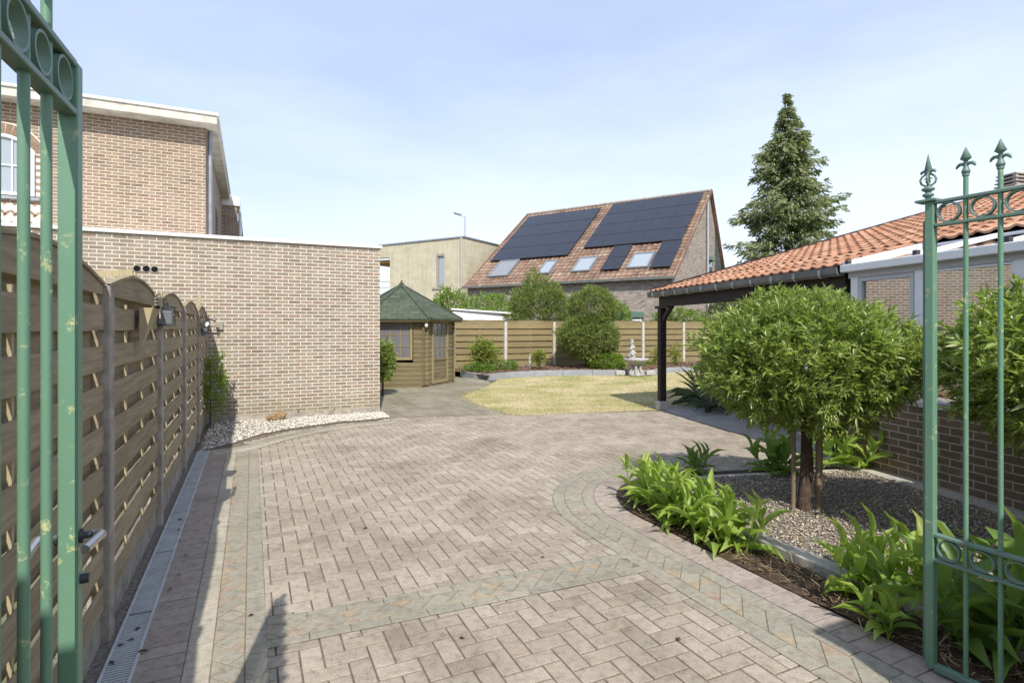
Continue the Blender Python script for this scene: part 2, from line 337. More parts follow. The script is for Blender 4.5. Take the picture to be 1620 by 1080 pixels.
def bulk(name, T, F_, pos, rot, scl, mat, parent=None, origin=None, smooth=False):
    """many copies of a small template in one mesh. T (k,3), F_ list of faces, pos (n,3), rot (n,3,3), scl (n,3)"""
    T=np.asarray(T,float); n=len(pos); k=len(T)
    P=T[None,:,:]*scl[:,None,:]; P=np.einsum('nij,nkj->nki',rot,P)+pos[:,None,:]
    org=np.array(world_of(parent)) if parent is not None else np.array(origin if origin is not None else (0,0,0),float)
    P=(P-org).reshape(-1,3)
    me=bpy.data.meshes.new(name)
    sizes=[len(f) for f in F_]; flat=np.array([i for f in F_ for i in f])
    loops=(flat[None,:]+(np.arange(n)*k)[:,None]).ravel()
    st=np.cumsum([0]+sizes[:-1]); tot=sum(sizes)
    starts=(st[None,:]+(np.arange(n)*tot)[:,None]).ravel()
    me.vertices.add(len(P)); me.vertices.foreach_set('co',P.ravel())
    me.loops.add(len(loops)); me.loops.foreach_set('vertex_index',loops.astype(np.int32))
    me.polygons.add(len(starts)); me.polygons.foreach_set('loop_start',starts.astype(np.int32))
    if smooth: me.polygons.foreach_set('use_smooth',np.ones(len(starts),bool))
    me.update(calc_edges=True); me.validate()
    me.materials.append(mat)
    o=bpy.data.objects.new(name,me); COL.objects.link(o)
    if parent is not None: o.parent=parent
    else: o.location=org
    return o
def frames(d, roll=None):
    """rotation matrices whose local Y axis is d, Z up-ish"""
    d=d/np.linalg.norm(d,axis=1,keepdims=True); n=len(d)
    up=np.tile([0,0,1.],(n,1)); bad=np.abs(d[:,2])>.97; up[bad]=[1,0,0]
    x=np.cross(d,up); x/=np.linalg.norm(x,axis=1,keepdims=True); z=np.cross(x,d)
    if roll is not None:
        c,s_=np.cos(roll)[:,None],np.sin(roll)[:,None]; x,z=x*c+z*s_, z*c-x*s_
    return np.stack([x,d,z],axis=2)
def unit(n):
    a=rng.normal(size=(n,3)); return a/np.linalg.norm(a,axis=1,keepdims=True)
LEAF=([(0,0,0),(-.5,.45,.12),(.5,.45,.12),(0,.45,-.02),(0,1,-.12)],[(0,3,1),(0,2,3),(1,3,4),(3,2,4)])
LEAF_L=([(0,0,0),(-.42,.25,.1),(0,.25,0),(.42,.25,.1),(-.5,.5,.12),(0,.52,-.02),(.5,.5,.12),(-.3,.78,.02),(0,.8,-.12),(.3,.78,.02),(0,1.05,-.35)],
        [(0,2,1),(0,3,2),(1,2,5,4),(2,3,6,5),(4,5,8,7),(5,6,9,8),(7,8,10),(8,9,10)])
SPRAY=([(0,0,0),(-.5,.5,-.05),(-.12,.45,0),(0,1,-.2),(.12,.45,0),(.5,.55,-.05),(-.3,.8,-.15),(.3,.8,-.15)],[(0,2,1),(0,4,2),(0,5,4),(2,4,3),(2,3,6),(4,7,3)])
# ================================================================== GROUND
def clip(poly, a, b, c):                # keep a*x+b*y<=c
    out=[]
    for i in range(len(poly)):
        p,q=poly[i],poly[(i+1)%len(poly)]; dp=a*p[0]+b*p[1]-c; dq=a*q[0]+b*q[1]-c
        if dp<=0: out.append(p)
        if (dp<0)!=(dq<0) and dp!=dq: k=dp/(dp-dq); out.append((p[0]+(q[0]-p[0])*k,p[1]+(q[1]-p[1])*k))
    return out
def block(mb, poly, ztop, gap=.004, ch=.003, depth=.012, tilt=True):
    """one chamfered paver from a world xy polygon"""
    n=len(poly)
    if n<3: return
    ar=sum(poly[i][0]*poly[(i+1)%n][1]-poly[(i+1)%n][0]*poly[i][1] for i in range(n))/2
    if abs(ar)<.0006: return
    if ar<0: poly=poly[::-1]
    cx=sum(p[0] for p in poly)/n; cy=sum(p[1] for p in poly)/n
    rad=math.sqrt(abs(ar)); k1=1-gap/rad*1.1; k2=1-(gap+ch)/rad*1.1
    def inset(d):
        out=[]
        for i in range(n):
            p0,p1,p2=poly[i-1],poly[i],poly[(i+1)%n]
            e1=Vector((p1[0]-p0[0],p1[1]-p0[1])); e2=Vector((p2[0]-p1[0],p2[1]-p1[1]))
            if e1.length<1e-6 or e2.length<1e-6: return None
            e1.normalize(); e2.normalize(); n1=Vector((-e1.y,e1.x)); n2=Vector((-e2.y,e2.x)); m=n1+n2
            if m.length<.3: return None
            m=m/ max(.35,(1+n1.dot(n2))); out.append((p1[0]+m.x*d,p1[1]+m.y*d))
        return out
    A=inset(gap/2); B=inset(gap/2+ch)
    if A is None or B is None: return
    tx,ty=(random.gauss(0,.006),random.gauss(0,.006)) if tilt else (0,0); dz=random.gauss(0,.0007) if tilt else 0
    zt=lambda p: ztop+dz+tx*(p[0]-cx)+ty*(p[1]-cy)
    vs=[(p[0],p[1],ztop-depth) for p in A]+[(p[0],p[1],zt(p)-.002) for p in A]+[(p[0],p[1],zt(p)) for p in B]
    fs=[tuple(range(2*n,3*n))]+[(i,(i+1)%n,(i+1)%n+n,i+n) for i in range(n)]+[(i+n,(i+1)%n+n,(i+1)%n+2*n,i+2*n) for i in range(n)]
    mb.add(vs,fs)
def xy(u,v): p=W(u,v); return (p.x,p.y)
# ground sheet to the horizon
g=MB(); g.add([(-400,-200,-.06),(400,-200,-.06),(400,600,-.06),(-400,600,-.06)],[(0,1,2,3)]); struct('ground',g,M['ground'])
# --- herringbone
BC=(3.82,4.04); BR=1.66                       # planting bed curve (outer edge of the band), yard frame
FARA=Vector((-2.32,9.97,0)); FARB=Vector((2.95,10.82,0))
fd=(FARB-FARA).normalized(); fn=Vector((-fd.y,fd.x,0)); fc=fn.dot(FARA)
en=EW; ec=en.dot(E0)                          # house slab edge
CURVE=[(8.40,-.15),(8.76,-.257+.05),(9.34,.114),(9.65,.572),(9.96,1.3),(10.03,2.1)]
def curve_u(v):                               # outer limit of paving by the left wall
    pts=[(8.76,-.26),(9.34,.114),(9.65,.572),(9.96,1.3),(10.03,2.08)]
    if v<=pts[0][1]: return pts[0][0]
    for (u0,v0),(u1,v1) in zip(pts,pts[1:]):
        if v<=v1: return u0+(u1-u0)*(v-v0)/(v1-v0)
    return 99
def in_bed(u,v,m=0.0):
    r=BR-m
    if u<=BC[0]: return v>BC[1]-r
    if v<BC[1]: return math.hypot(u-BC[0],v-BC[1])<r
    return u<BC[0]+r-.28*(v-BC[1])*1.0
A_=.105
hb=MB(); base=MB()
for i in range(-4,100):
    for j in range(-2,110):
        c=(i-j)%4
        if c==0: ru0,ru1,rv0,rv1=j*A_,(j+1)*A_,i*A_,(i+2)*A_
        elif c==3: ru0,ru1,rv0,rv1=j*A_,(j+2)*A_,i*A_,(i+1)*A_
        else: continue
        ru0+= -1.0; ru1+= -1.0; rv0+=-.1; rv1+=-.1
        um,vm=(ru0+ru1)/2,(rv0+rv1)/2
        if um<-.9 or vm<0.0 or vm>9: continue
        if in_bed(um,vm,.16): continue
        if max(um,ru1-.04)>curve_u(max(0,rv0+.0))-.24: continue
        p=[xy(ru0,rv0),xy(ru0,rv1),xy(ru1,rv1),xy(ru1,rv0)]
        p=clip(p,fn.x,fn.y,fc)
        if len(p)>2: p=clip(p,en.x,en.y,ec-.01)
        if len(p)>2: block(hb,p,0.0,gap=.009,ch=.004)
struct('driveway_paving',hb,M['paver'])
bs=MB(); pb=[W(-1.2,-.75),W(-1.2,9),W(10.6,9.0),W(10.6,-.75)]
bs.add([(p.x,p.y,-.006) for p in [W(-1.2,-.9),W(-1.2,7),HS(0,0)+ET*6,HS(0,0)+ET*-.35,FARB,FARA,W(10.66,2.1),W(10.66,-.9)]],[(0,1,2,3,4,5,6,7)])
struct('paving_joints',bs,M['joint'])
# --- bands along a path: path(s)->(u,v), offset o to the right-hand normal
class Path:
    def __init__(s, pts):
        s.p=[Vector(q) for q in pts]; s.c=[0]
        for a,b in zip(s.p,s.p[1:]): s.c.append(s.c[-1]+(b-a).length)
        s.L=s.c[-1]
    def __call__(s, d, o):
        d=max(0,min(s.L-1e-6,d)); i=0
        while s.c[i+1]<d: i+=1
        a,b=s.p[i],s.p[i+1]; k=(d-s.c[i])/(s.c[i+1]-s.c[i])
        def nrm(j):
            t=Vector((0,0))
            if j>0: t+= (s.p[j]-s.p[j-1]).normalized()
            if j<len(s.p)-1: t+=(s.p[j+1]-s.p[j]).normalized()
            t.normalize(); return Vector((-t.y,t.x))
        n=(nrm(i)*(1-k)+nrm(i+1)*k).normalized(); q=a+(b-a)*k+n*o
        return xy(q.x,q.y)
def band_strip(mb, path, o0, o1, step, z, s0=0, s1=None):
    s1=path.L if s1 is None else s1; n=max(1,round((s1-s0)/step)); st=(s1-s0)/n
    for k in range(n):
        a,b=s0+k*st,s0+(k+1)*st; block(mb,[path(a,o0),path(b,o0),path(b,o1),path(a,o1)],z,gap=.005,ch=.003,depth=.004)
def band_diamonds(mb, path, o0, o1, step, z, s0=0, s1=None, mb2=None):
    s1=path.L if s1 is None else s1; n=max(1,round((s1-s0)/step)); st=(s1-s0)/n; m=(o0+o1)/2
    mb2=mb2 or mb
    for k in range(n):
        a,b,c=s0+k*st,s0+(k+1)*st,s0+(k+.5)*st
        for q in ([(a,m),(c,o0),(b,m),(c,o1)],):
            block(mb,[path(*x) for x in q],z,gap=.004,ch=.002,depth=.004)
        for q in ([(a-st/2,o0),(a+st/2,o0),(a,m)],[(a+st/2,o1),(a-st/2,o1),(a,m)]):
            q=[(max(s0,min(s1,x)),y) for x,y in q]
            block(mb2,[path(*x) for x in q],z,gap=.004,ch=.002,depth=.004)
def band_base(mb, path, o0, o1, z, n=60):
    for k in range(n):
        a,b=path.L*k/n,path.L*(k+1)/n; q=[path(a,o0),path(b,o0),path(b,o1),path(a,o1)]
        mb.add([(x,y,z) for x,y in q],[(0,1,2,3)])
gb=MB(); gg=MB(); gl=MB(); go=MB(); gp=MB()
left=Path([(-1.2,0),(2,0),(5,0),(8.35,0)])
Zb=.005
band_base(gb,left,-.505,.075,.0008)
band_strip(gp,left,-.505,-.295,.105,Zb-.001)
band_strip(gl,left,-.295,-.175,.21,Zb-.001)
band_diamonds(gg,left,-.175,-.03,.145,Zb-.001,mb2=go)
band_strip(gg,left,-.03,.075,.21,Zb-.001)
# curved band top left
cv=Path([(8.30,-.505),(8.40,-.15),(8.78,.16),(9.10,.50),(9.43,.98),(9.62,1.5),(9.70,2.2)])
band_base(gb,cv,-.02,.34,.002,40); band_strip(gg,cv,0,.16,.105,Zb+.001); band_strip(gl,cv,.16,.32,.105,Zb+.001)
# cross band
cr=Path([(3.38,.075),(3.30,2.0),(3.285,2.40)])
band_base(gb,cr,0.0,-.32+.64,.0014); 
band_strip(gg,cr,0.005,.085,.21,Zb); band_diamonds(gg,cr,.085,.235,.15,Zb,mb2=go); band_strip(gg,cr,.235,.315,.21,Zb)
# right band, arc and return
def bedpath(r):
    pts=[(-1.2,BC[1]-r),(1.5,BC[1]-r),(BC[0],BC[1]-r)]
    for a in range(6,91,6): pts.append((BC[0]+r*math.sin(R(a)),BC[1]-r*math.cos(R(a))))
    pts.append((BC[0]+r-.28*2.6,BC[1]+2.6)); return pts
rb=Path(bedpath(BR))
band_base(gb,rb,0,.62,.002,90)
band_strip(gg,rb,0,.11,.2,Zb+.001); band_diamonds(gg,rb,.11,.28,.17,Zb+.001,mb2=go); band_strip(gg,rb,.28,.39,.2,Zb+.001); band_strip(gp,rb,.392,.61,.105,Zb+.002)
struct('border_paving_joints',gb,M['joint_g']); struct('border_paving_grey',gg,M['paver_g']); struct('border_paving_pale',gl,M['paver_l'])
struct('border_paving_ochre',go,M['paver_o']); struct('border_paving_mauve',gp,M['paver_p'])
# --- planting bed
def in_soil(u,v): return in_bed(u,v,.62)
arc=[(BC[0]+(BR-.61)*math.sin(R(a)),BC[1]-(BR-.61)*math.cos(R(a))) for a in range(0,91,6)]
bedpoly=[(-1.0,BC[1]-BR+.61)]+arc+[(BC[0]+BR-.61-.28*2.4,BC[1]+2.4),(3.0,7.4),(-1.0,6.2)]
N_=40
def grid_sheet(name, polyuv, z, mat, amp=0, step=.12, kind='structure', toworld=True, sc=3):
    """flat sheet over a polygon, gently uneven"""
    import bmesh
    bm=bmesh.new(); vs=[bm.verts.new(W(u,v,0) if toworld else (u,v,0)) for u,v in polyuv]
    f=bm.faces.new(vs); bmesh.ops.triangulate(bm,faces=[f])
    for ax in (Vector((1,0,0)),Vector((0,1,0))):
        lo=min(v.co.dot(ax) for v in bm.verts); hi=max(v.co.dot(ax) for v in bm.verts); k=lo+step
        while k<hi and amp:
            bmesh.ops.bisect_plane(bm,geom=bm.verts[:]+bm.edges[:]+bm.faces[:],plane_co=ax*k,plane_no=ax); k+=step
    bm.normal_update()
    for f in bm.faces:
        if f.normal.z<0: f.normal_flip()
    for v in bm.verts: v.co.z=z+amp*noise.noise(v.co*sc)
    me=bpy.data.meshes.new(name); bm.to_mesh(me); bm.free(); me.materials.append(mat)
    ul=me.uv_layers.new(name='UVMap')
    for l in me.loops: c=me.vertices[l.vertex_index].co; ul.data[l.index].uv=(c.dot(VD),c.dot(UD))
    o=bpy.data.objects.new(name,me); COL.objects.link(o); o['kind']=kind; return o
grid_sheet('planting_soil',bedpoly,.012,M['soil'],.012,.1)
GB=[(-1.0,3.50),(4.12,3.50),(4.30,3.62),(4.42,3.9),(4.38,4.4),(4.0,5.9),(3.4,6.9),(-1.0,5.9)]
grid_sheet('gravel_bed',GB,.045,M['gravel_base'],.012,.12)
kb=MB()
def kerb(mb,path,o0,o1,z0,z1,seg):
    n=max(1,round(path.L/seg)); st=path.L/n
    for k in range(n):
        a,b=k*st+.004,(k+1)*st-.004; q=[path(a,o0),path(b,o0),path(b,o1),path(a,o1)]; mb.prism(q,z0,z1)
kerb(kb,Path([(-1.0,3.36),(2.0,3.36),(4.16,3.36)]),0,.13,-.02,.075,1.0)
kerb(kb,Path([(4.18,3.40),(4.42,3.58),(4.54,3.9),(4.50,4.4),(4.06,5.9)]),0,.10,-.02,.05,.5)
wk=[HS(4.6,-.18),HS(9.5,-.18),HS(9.5,0),HS(4.6,0)]
kb.prism([(p.x,p.y) for p in wk],-.02,.065)
struct('kerb',kb,M['kerb'],bevel=.008)
# --- house slab, cabin path, lawn, far bed
grid_sheet('house_slab',[uv_of(p) for p in [HS(-.3,0),HS(4.75,0),HS(4.75,7),HS(-.3,7)]],-.001,M['slab'])
PATHXY=[G(606,660),G(815,656.5),G(790,650),G(758,641),G(735,630),G(733,625),G(745,619),G(768,612),G(777,606),G(772,602),G(745,597),G(700,597),Vector((-6,17.5,0)),Vector((-6,13,0)),W(10.7,2.21)]
grid_sheet('cabin_path',[uv_of(p) for p in PATHXY],-.003,M['path'])
# lawn
LAWN=[G(1053,648),G(815,656.5),G(790,650),G(758,641),G(735,630),G(733,625),G(745,619),G(768,612),G(777,606),G(790,598.5),G(836,595.5),G(900,593.5),G(960,593.5),G(1031,594),G(1047,590),G(1083,588),G(1150,588),Vector((8.5,18,0)),Vector((7.5,11.5,0)),Vector((3.2,11.0,0))]
lawn=grid_sheet('lawn',[uv_of(p) for p in LAWN],-.008,M['lawn'],.012,.35)
def inpoly(x,y,P):
    c=False; n=len(P)
    for i in range(n):
        a,b=P[i],P[(i+1)%n]
        if (a[1]>y)!=(b[1]>y) and x<(b[0]-a[0])*(y-a[1])/(b[1]-a[1])+a[0]: c=not c
    return c
LP=[(p.x,p.y) for p in LAWN]
pts=[]
while len(pts)<42000:
    x,y=random.uniform(-1.6,8.5),10.5+9*random.random()**1.25
    if x>(y*.52): continue
    if inpoly(x,y,LP): pts.append((x,y,-.012))
for _ in range(2600):
    i=random.choice((0,0,0,1,2,3,4,5)); a_,b_=LAWN[i],LAWN[i+1]; q=a_.lerp(b_,random.random()); pts.append((q.x+random.gauss(0,.03),q.y+random.gauss(-.01,.03),-.012))
pos=np.array(pts); n=len(pos); d=unit(n)*.75; d[:,2]=.55+rng.random(n)*.5
BL=([(-.5,0,0),(.5,0,0),(.15,1,.1)],[(0,1,2)])
sc=np.stack([.006+.006*rng.random(n),.022+.035*rng.random(n),np.ones(n)*.02],1)
o=bulk('grass',BL[0],BL[1],pos,frames(d),sc,M['grass'],origin=(0,0,0)); o['kind']='stuff'; tag(o,'short half dry lawn grass','grass')
# far bed behind the grey edging
EDGE=[G(728,594),G(769,601),G(790,597.5),G(836,594.3),G(900,592.3),G(960,592.5),G(1031,593),G(1047,589),G(1083,587),G(1160,587)]
ek=MB(); ep=Path([uv_of(p) for p in EDGE]); kerb(ek,ep,0,-.08,-.05,.16,1.0); struct('lawn_edging',ek,M['kerb_grey'],bevel=.006)
FP=[Vector((-.252+1.907*k,21.2+.686*k,0)) for k in range(-2,7)]
fb=[uv_of(p+Vector((0,.02,0))) for p in EDGE]+[uv_of(FP[8]+Vector((0,.4,0))),uv_of(FP[0]+Vector((0,.4,0))),uv_of(Vector((-3,20,0)))]
grid_sheet('bark_bed',fb,.13,M['mulch'],.03,.3)
def chips(name,n,areafn,z,size,mat,kind,label,T=None,flat=.4,sizefn=None):
    P=[]
    while len(P)<n:
        q=areafn()
        if q is not None: P.append(q)
    pos=np.array(P,float); n=len(pos)
    OCT=([(1,0,0),(0,1,0),(-1,0,0),(0,-1,0),(0,0,.8),(.5,.5,.55),(-.6,.3,.5),(0,0,-.6)],[(0,1,5),(1,2,6),(1,6,5),(6,4,5),(5,4,0),(2,4,6),(2,3,4),(3,0,4),(0,7,1),(1,7,2),(2,7,3),(3,7,0)])
    T=T or OCT
    d=unit(n); d[:,2]*=.25
    s=size*(.55+.9*rng.random(n)**1.5); sc=np.stack([s,s*(.6+.5*rng.random(n)),s*flat*(.8+.8*rng.random(n))],1)
    o=bulk(name,T[0],T[1],pos,frames(d,rng.random(n)*1.2-.6),sc,mat,origin=(0,0,0)); o['kind']=kind; tag(o,label,name.replace('_',' ')); return o
GBP=GB
def f_gravel():
    v=3.5+random.random()**1.15*3.4; u=.9+random.random()*3.7
    if inpoly(u,v,[(a,b) for a,b in GBP]): return W(u,v,.052+.012*noise.noise(W(u,v)*3)+random.random()*.006)
chips('gravel',23000,f_gravel,.05,.0108,M['pebble'],'stuff','dark and pale gravel chips round the ball tree')
def f_wg():
    v=-.62+random.random()*2.9; cu=curve_u(v)-.05+(.0 if v<2.05 else 99)
    if v<-.25: cu=8.25+ (v+.62)*1.3
    if v>=2.05: cu=10.05
    u=random.uniform(cu,10.66)
    if v>2.26: return None
    d=.03 if v<1 else .01
    return W(u,v,.004+random.random()*.02*min(1,(u-cu)*4))
chips('white_gravel',5200,f_wg,.0,.019,M['pebblew'],'stuff','white gravel strip along the foot of the brick annex')
wgb=[(8.24,-.64)]+[(curve_u(v)-.11,v) for v in (-.25,-.05,.114,.35,.57,.9,1.3,1.7,2.0)]+[(10.05,2.26),(10.68,2.26),(10.68,-.64)]
grid_sheet('gravel_base',wgb,.0035,M['gravel_base'])
STRAW=([(-.5,0,0),(.5,0,0),(.3,1,.2),(-.3,1,.2)],[(0,1,2,3)])
def f_straw():
    u=random.uniform(1.3,3.3); v=random.gauss(3.17,.11)
    if 2.99<v<3.36: return W(u,v,.02+random.random()*.02)
o=chips('plant_litter',900,f_straw,.02,.005,M['straw'],'stuff','dry brown stalks and litter on the soil strip',T=STRAW)
me=o.data
def f_straw2():
    u=random.uniform(1.2,3.9); v=random.uniform(3.0,3.36); return W(u,v,.018+random.random()*.02)
n=900; pos=np.array([f_straw2() for _ in range(n)]); d=unit(n); d[:,2]*=.3
o=bulk('dry_stalks',STRAW[0],STRAW[1],pos,frames(d),np.stack([.004+.004*rng.random(n),.03+.08*rng.random(n),.02*np.ones(n)],1),M['straw'],origin=(0,0,0)); o['kind']='stuff'; tag(o,'dry stalks lying on the soil between paving and kerb','litter')
# bark chips far
def f_bark():
    x=random.uniform(-2,9); y=random.uniform(17.3,24)
    if y>21.2+.36*(x+.25)+.1: return None
    u,v=uv_of(Vector((x,y,0)))
    if inpoly(u,v,fb): return Vector((x,y,.145+random.random()*.03))
chips('bark_chips',4500,f_bark,.14,.035,mat_leaf('bark_chip',[(.13,.075,.05),(.22,.135,.095),(.31,.21,.15),(.1,.06,.045)],.9,.02,.1,tint=(.3,.2,.1)),'stuff','reddish bark chips in the far bed',flat=.3)
# dirt strip by the left fence
ds=MB(); q=[W(-1.2,-.9,.002),W(-1.2,-.632,.002),W(8.3,-.632,.002),W(8.3,-.9,.002)]; ds.add(q,[(0,1,2,3)]); struct('soil_strip',ds,M['gravel_base'])
# ================================================================== DRAIN
dr=thing('drainage_channel',W(3,-.568,0),'long narrow grey slotted drainage channel beside the left fence','drain')
for k in range(10):
    u0=-1.0+k*.95; u1=min(u0+.944,8.3)
    fr=MB(); 
    for a,b in ((-.637,-.622),(-.514,-.499)): fr.par(W(u0,a,-.05),UD*(u1-u0),VD*(b-a),ZD*.064)
    fr.par(W(u0,-.622,-.05),UD*(u1-u0),VD*.108,ZD*.02)
    ch=fr.build('channel_section',M['drain'],dr,bevel=.002)
    gr=MB(); n=int((u1-u0)/.022)
    for i in range(n):
        gr.par(W(u0+.004+i*.022,-.621,-.004),UD*.0125,VD*.106,ZD*.014)
    gr.par(W(u0+.002,-.621,-.012),UD*(u1-u0-.006),VD*.106,ZD*.004)
    gr.build('grate',M['drain'],ch)
# ================================================================== LEFT FENCE
TOPZ=1.853
def fence_panel(parent, P0, P1, nrm, z0, pitch, bh, mat, nb=2, arch=.115, end=1.80, rows=8, sunward=1):
    """woven panel from P0 to P1 (world xy at its two ends), nrm = towards the viewer"""
    d=(P1-P0); L=d.length; d=d/L; mb=MB(); bt=MB()
    xs=[L*(i+1)/(nb+1) for i in range(nb)]
    def board(z,h,s,th=.009):                   # s=+1 in front; bends round the battens
        n=18; vs=[]; fs=[]
        for i in range(n+1):
            x=L*i/n; w=.004+.011*s*math.cos(math.pi*(nb+1)*x/L*1.0) if False else .019*s
            # bow slightly between battens
            w*= (.82+.18*abs(math.cos(math.pi*(nb+1)*x/L)))
            j=.002*math.sin(x*7+z*13)
            for zz in (z+j,z+h+j):
                for t in (0,th): vs.append(P0+d*x+nrm*(w+(t if s>0 else t-th))+ZD*zz)
        for i in range(n):
            a=i*4; b=a+4
            fs+=[(a+1,b+1,b+3,a+3),(a,a+2,b+2,b),(a+2,a+3,b+3,b+2),(a,b,b+1,a+1)]
        mb.add(vs,fs)
    z=z0
    for r in range(rows):
        board(z,bh,1); board(z+pitch*.5-.005,bh*.96,-1); z+=pitch
    # arched head board + capping strip
    n=24; vs=[]; fs=[]; cs=[]; cf=[]
    zb=end-.045
    for i in range(n+1):
        x=L*i/n; zt=end+arch*math.sin(math.pi*i/n)
        for t in (.012,.024): vs+= [P0+d*x+nrm*t+ZD*zb, P0+d*x+nrm*t+ZD*zt]
        for t,zz in ((-.012,zt+.001),(.034,zt+.001),(.034,zt+.017),(-.012,zt+.017)): cs.append(P0+d*x+nrm*t+ZD*zz)
    for i in range(n):
        a=i*4;b=a+4; fs+=[(a+2,b+2,b+3,a+3),(a,a+1,b+1,b),(a+1,a+3,b+3,b+1),(a,b,b+2,a+2)]
        for j in range(4): cf.append((a+j,b+j,b+(j+1)%4,a+(j+1)%4))
    mb.add(vs,fs); mb.add(cs,cf)
    # edge frame and battens
    p=mb.build('fence_panel',mat,parent)
    for x in (.018,L-.018):
        m=MB(); m.par(P0+d*(x-.018)+nrm*-.018+ZD*z0,d*.036,nrm*.03,ZD*(end-z0)); m.build('edge_batten',mat,p)
    for i,x in enumerate(xs):
        m=MB(); m.par(P0+d*(x-.010)+nrm*-.001+ZD*z0,d*.020,nrm*.013,ZD*(rows*pitch-.05)); m.build('batten',M['batten'],p)
    return p
lf=thing('garden_fence',W(5,-.7,0),'weathered woven timber fence in shade, with arched panels, beside the drain channel','fence')
PU=[-1.96,-.13,1.70,3.53,5.36,7.19,9.0,10.62]
for u in PU:
    mb=MB(); mb.par(W(u-.05,-.76,-.3),UD*.10,VD*.10,ZD*(TOPZ+.3-.02)); 
    mb.add([W(u-.05,-.76,TOPZ-.02),W(u+.05,-.76,TOPZ-.02),W(u+.05,-.66,TOPZ-.02),W(u-.05,-.66,TOPZ-.02),W(u,-.71,TOPZ)],[(0,1,4),(1,2,4),(2,3,4),(3,0,4)])
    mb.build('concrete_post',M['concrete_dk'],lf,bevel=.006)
for a,b in zip(PU,PU[1:]):
    fence_panel(lf,W(a+.052,-.715),W(b-.052,-.715),VD,.17,.205,.128,M['fence_near'],arch=.10,rows=8,end=1.835)
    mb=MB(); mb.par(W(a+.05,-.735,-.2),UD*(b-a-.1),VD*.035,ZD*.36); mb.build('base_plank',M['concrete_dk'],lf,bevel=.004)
# far fence
ff=thing('garden_fence',FP[3],'sunlit pale timber fence with light concrete posts behind the lawn','fence')
fdir=(FP[1]-FP[0]).normalized(); fnn=Vector((fdir.y,-fdir.x,0))
for k,p in enumerate(FP):
    mb=MB(); mb.par(p-fdir*.055-fnn*.055+ZD*-.3,fdir*.11,fnn*.11,ZD*(1.84+.3)); mb.build('concrete_post',M['concrete'],ff,bevel=.008)
for a,b in zip(FP,FP[1:]):
    fence_panel(ff,a+fdir*.06,b-fdir*.06,fnn,.17,.235,.19,M['fence_far'],nb=1,arch=.07,end=1.82,rows=7)
    mb=MB(); mb.par(a+fdir*.06-fnn*.02+ZD*-.1,(b-a)-fdir*.12,fnn*.03,ZD*.27); mb.build('base_plank',M['concrete'],ff)
# ================================================================== ANNEX (flat roofed brick wall) and house behind it
AW=3.12
an=thing('brick_annex',W(11,0,0),'flat roofed pale brick annex with white coping at the end of the left fence','building')
mb=MB(); mb.par(W(10.67,-4.5,-.1),VD*(4.5+2.215),UD*5.5,ZD*(AW+.1)); mb.build('wall',M['ext_brick'],an)
mb=MB(); mb.par(W(10.63,-4.6,AW),VD*(4.6+2.255),UD*5.6,ZD*.06); mb.build('coping',M['coping'],an,bevel=.005)
mb=MB(); mb.par(W(10.66,-4.6,0),VD*(4.6+2.216),UD*.01,ZD*.10); mb.build('plinth',M['concrete_dk'],an)
def wallpt(px,py,u):                       # point of the image on plane u=const
    r=(px-CX)/F; Y=u/(-SU*r+CU); return Vector((r*Y,Y,H+(CY-py)/F*Y))
for px,py in ((216.8,424.9),(231.6,425.2),(244.8,426.2)):
    c=wallpt(px,py,10.67); r=.058
    mb=MB(); n=24
    pts=[c-UD*.012+ (VD*math.cos(2*math.pi*k/n)+ZD*math.sin(2*math.pi*k/n))*r for k in range(n)]
    pin=[c-UD*.012+ (VD*math.cos(2*math.pi*k/n)+ZD*math.sin(2*math.pi*k/n))*(r-.008) for k in range(n)]
    pb_=[c-UD*.001+ (VD*math.cos(2*math.pi*k/n)+ZD*math.sin(2*math.pi*k/n))*r for k in range(n)]
    pi2=[c-UD*.002+ (VD*math.cos(2*math.pi*k/n)+ZD*math.sin(2*math.pi*k/n))*(r-.008) for k in range(n)]
    mb.add(pts+pin+pb_+pi2,[(k,(k+1)%n,(k+1)%n+n,k+n) for k in range(n)]+[(k+2*n,(k+1)%n+2*n,(k+1)%n,k) for k in range(n)]+[(k+n,(k+1)%n+n,(k+1)%n+3*n,k+3*n) for k in range(n)])
    vp=mb.build('vent_pipe',M['ridge'],an)
    mb=MB(); mb.add(pi2,[tuple(range(n))]); mb.build('pipe_bore',M['black'],vp)
c=wallpt(347.5,515,10.66); mb=MB(); mb.par(c-VD*.05-ZD*.07-UD*.03,VD*.10,UD*.03,ZD*.14); mb.build('vent_box',M['concrete_dk'],an,bevel=.004)
for px,py in ((360,665.5),(472,650.5),(529,648)):
    c=wallpt(px,py,10.668); mb=MB(); mb.par(c-VD*.008-ZD*.03,VD*.016,UD*-.004,ZD*.05); mb.build('weep_hole',M['black'],an)
# house behind
hu=12.8
hm=thing('brick_house',W(14,-3,0),'two storey brown brick house with overhanging flat roof behind the annex','house')
vc=-.84
mb=MB(); mb.par(W(hu,-9,-.1),VD*(9+vc),UD*6.8,ZD*5.74)
mb.par(W(19.6,-9,-.1),VD*(9+vc+.42),UD*1.1,ZD*5.55); mb.build('wall',M['up_brick'],hm)
mb=MB(); mb.par(W(hu-.35,-9.3,5.64),VD*(9.3+vc+.22),UD*7.3,ZD*.16); mb.build('fascia',M['fascia'],hm,bevel=.006)
mb=MB(); mb.par(W(hu-.38,-9.3,5.80),VD*(9.3+vc+.25),UD*7.36,ZD*.055); mb.build('roof',M['coping'],hm,bevel=.004)
mb=MB(); mb.par(W(19.55,vc-.2,5.45),VD*.7,UD*1.25,ZD*.28); mb.build('fascia',M['coping'],hm)
mb=MB(); mb.par(W(20.75,-6,-.1),VD*(6+vc+.3),UD*5,ZD*5.1); mb.build('wall',M['up_brick'],hm)
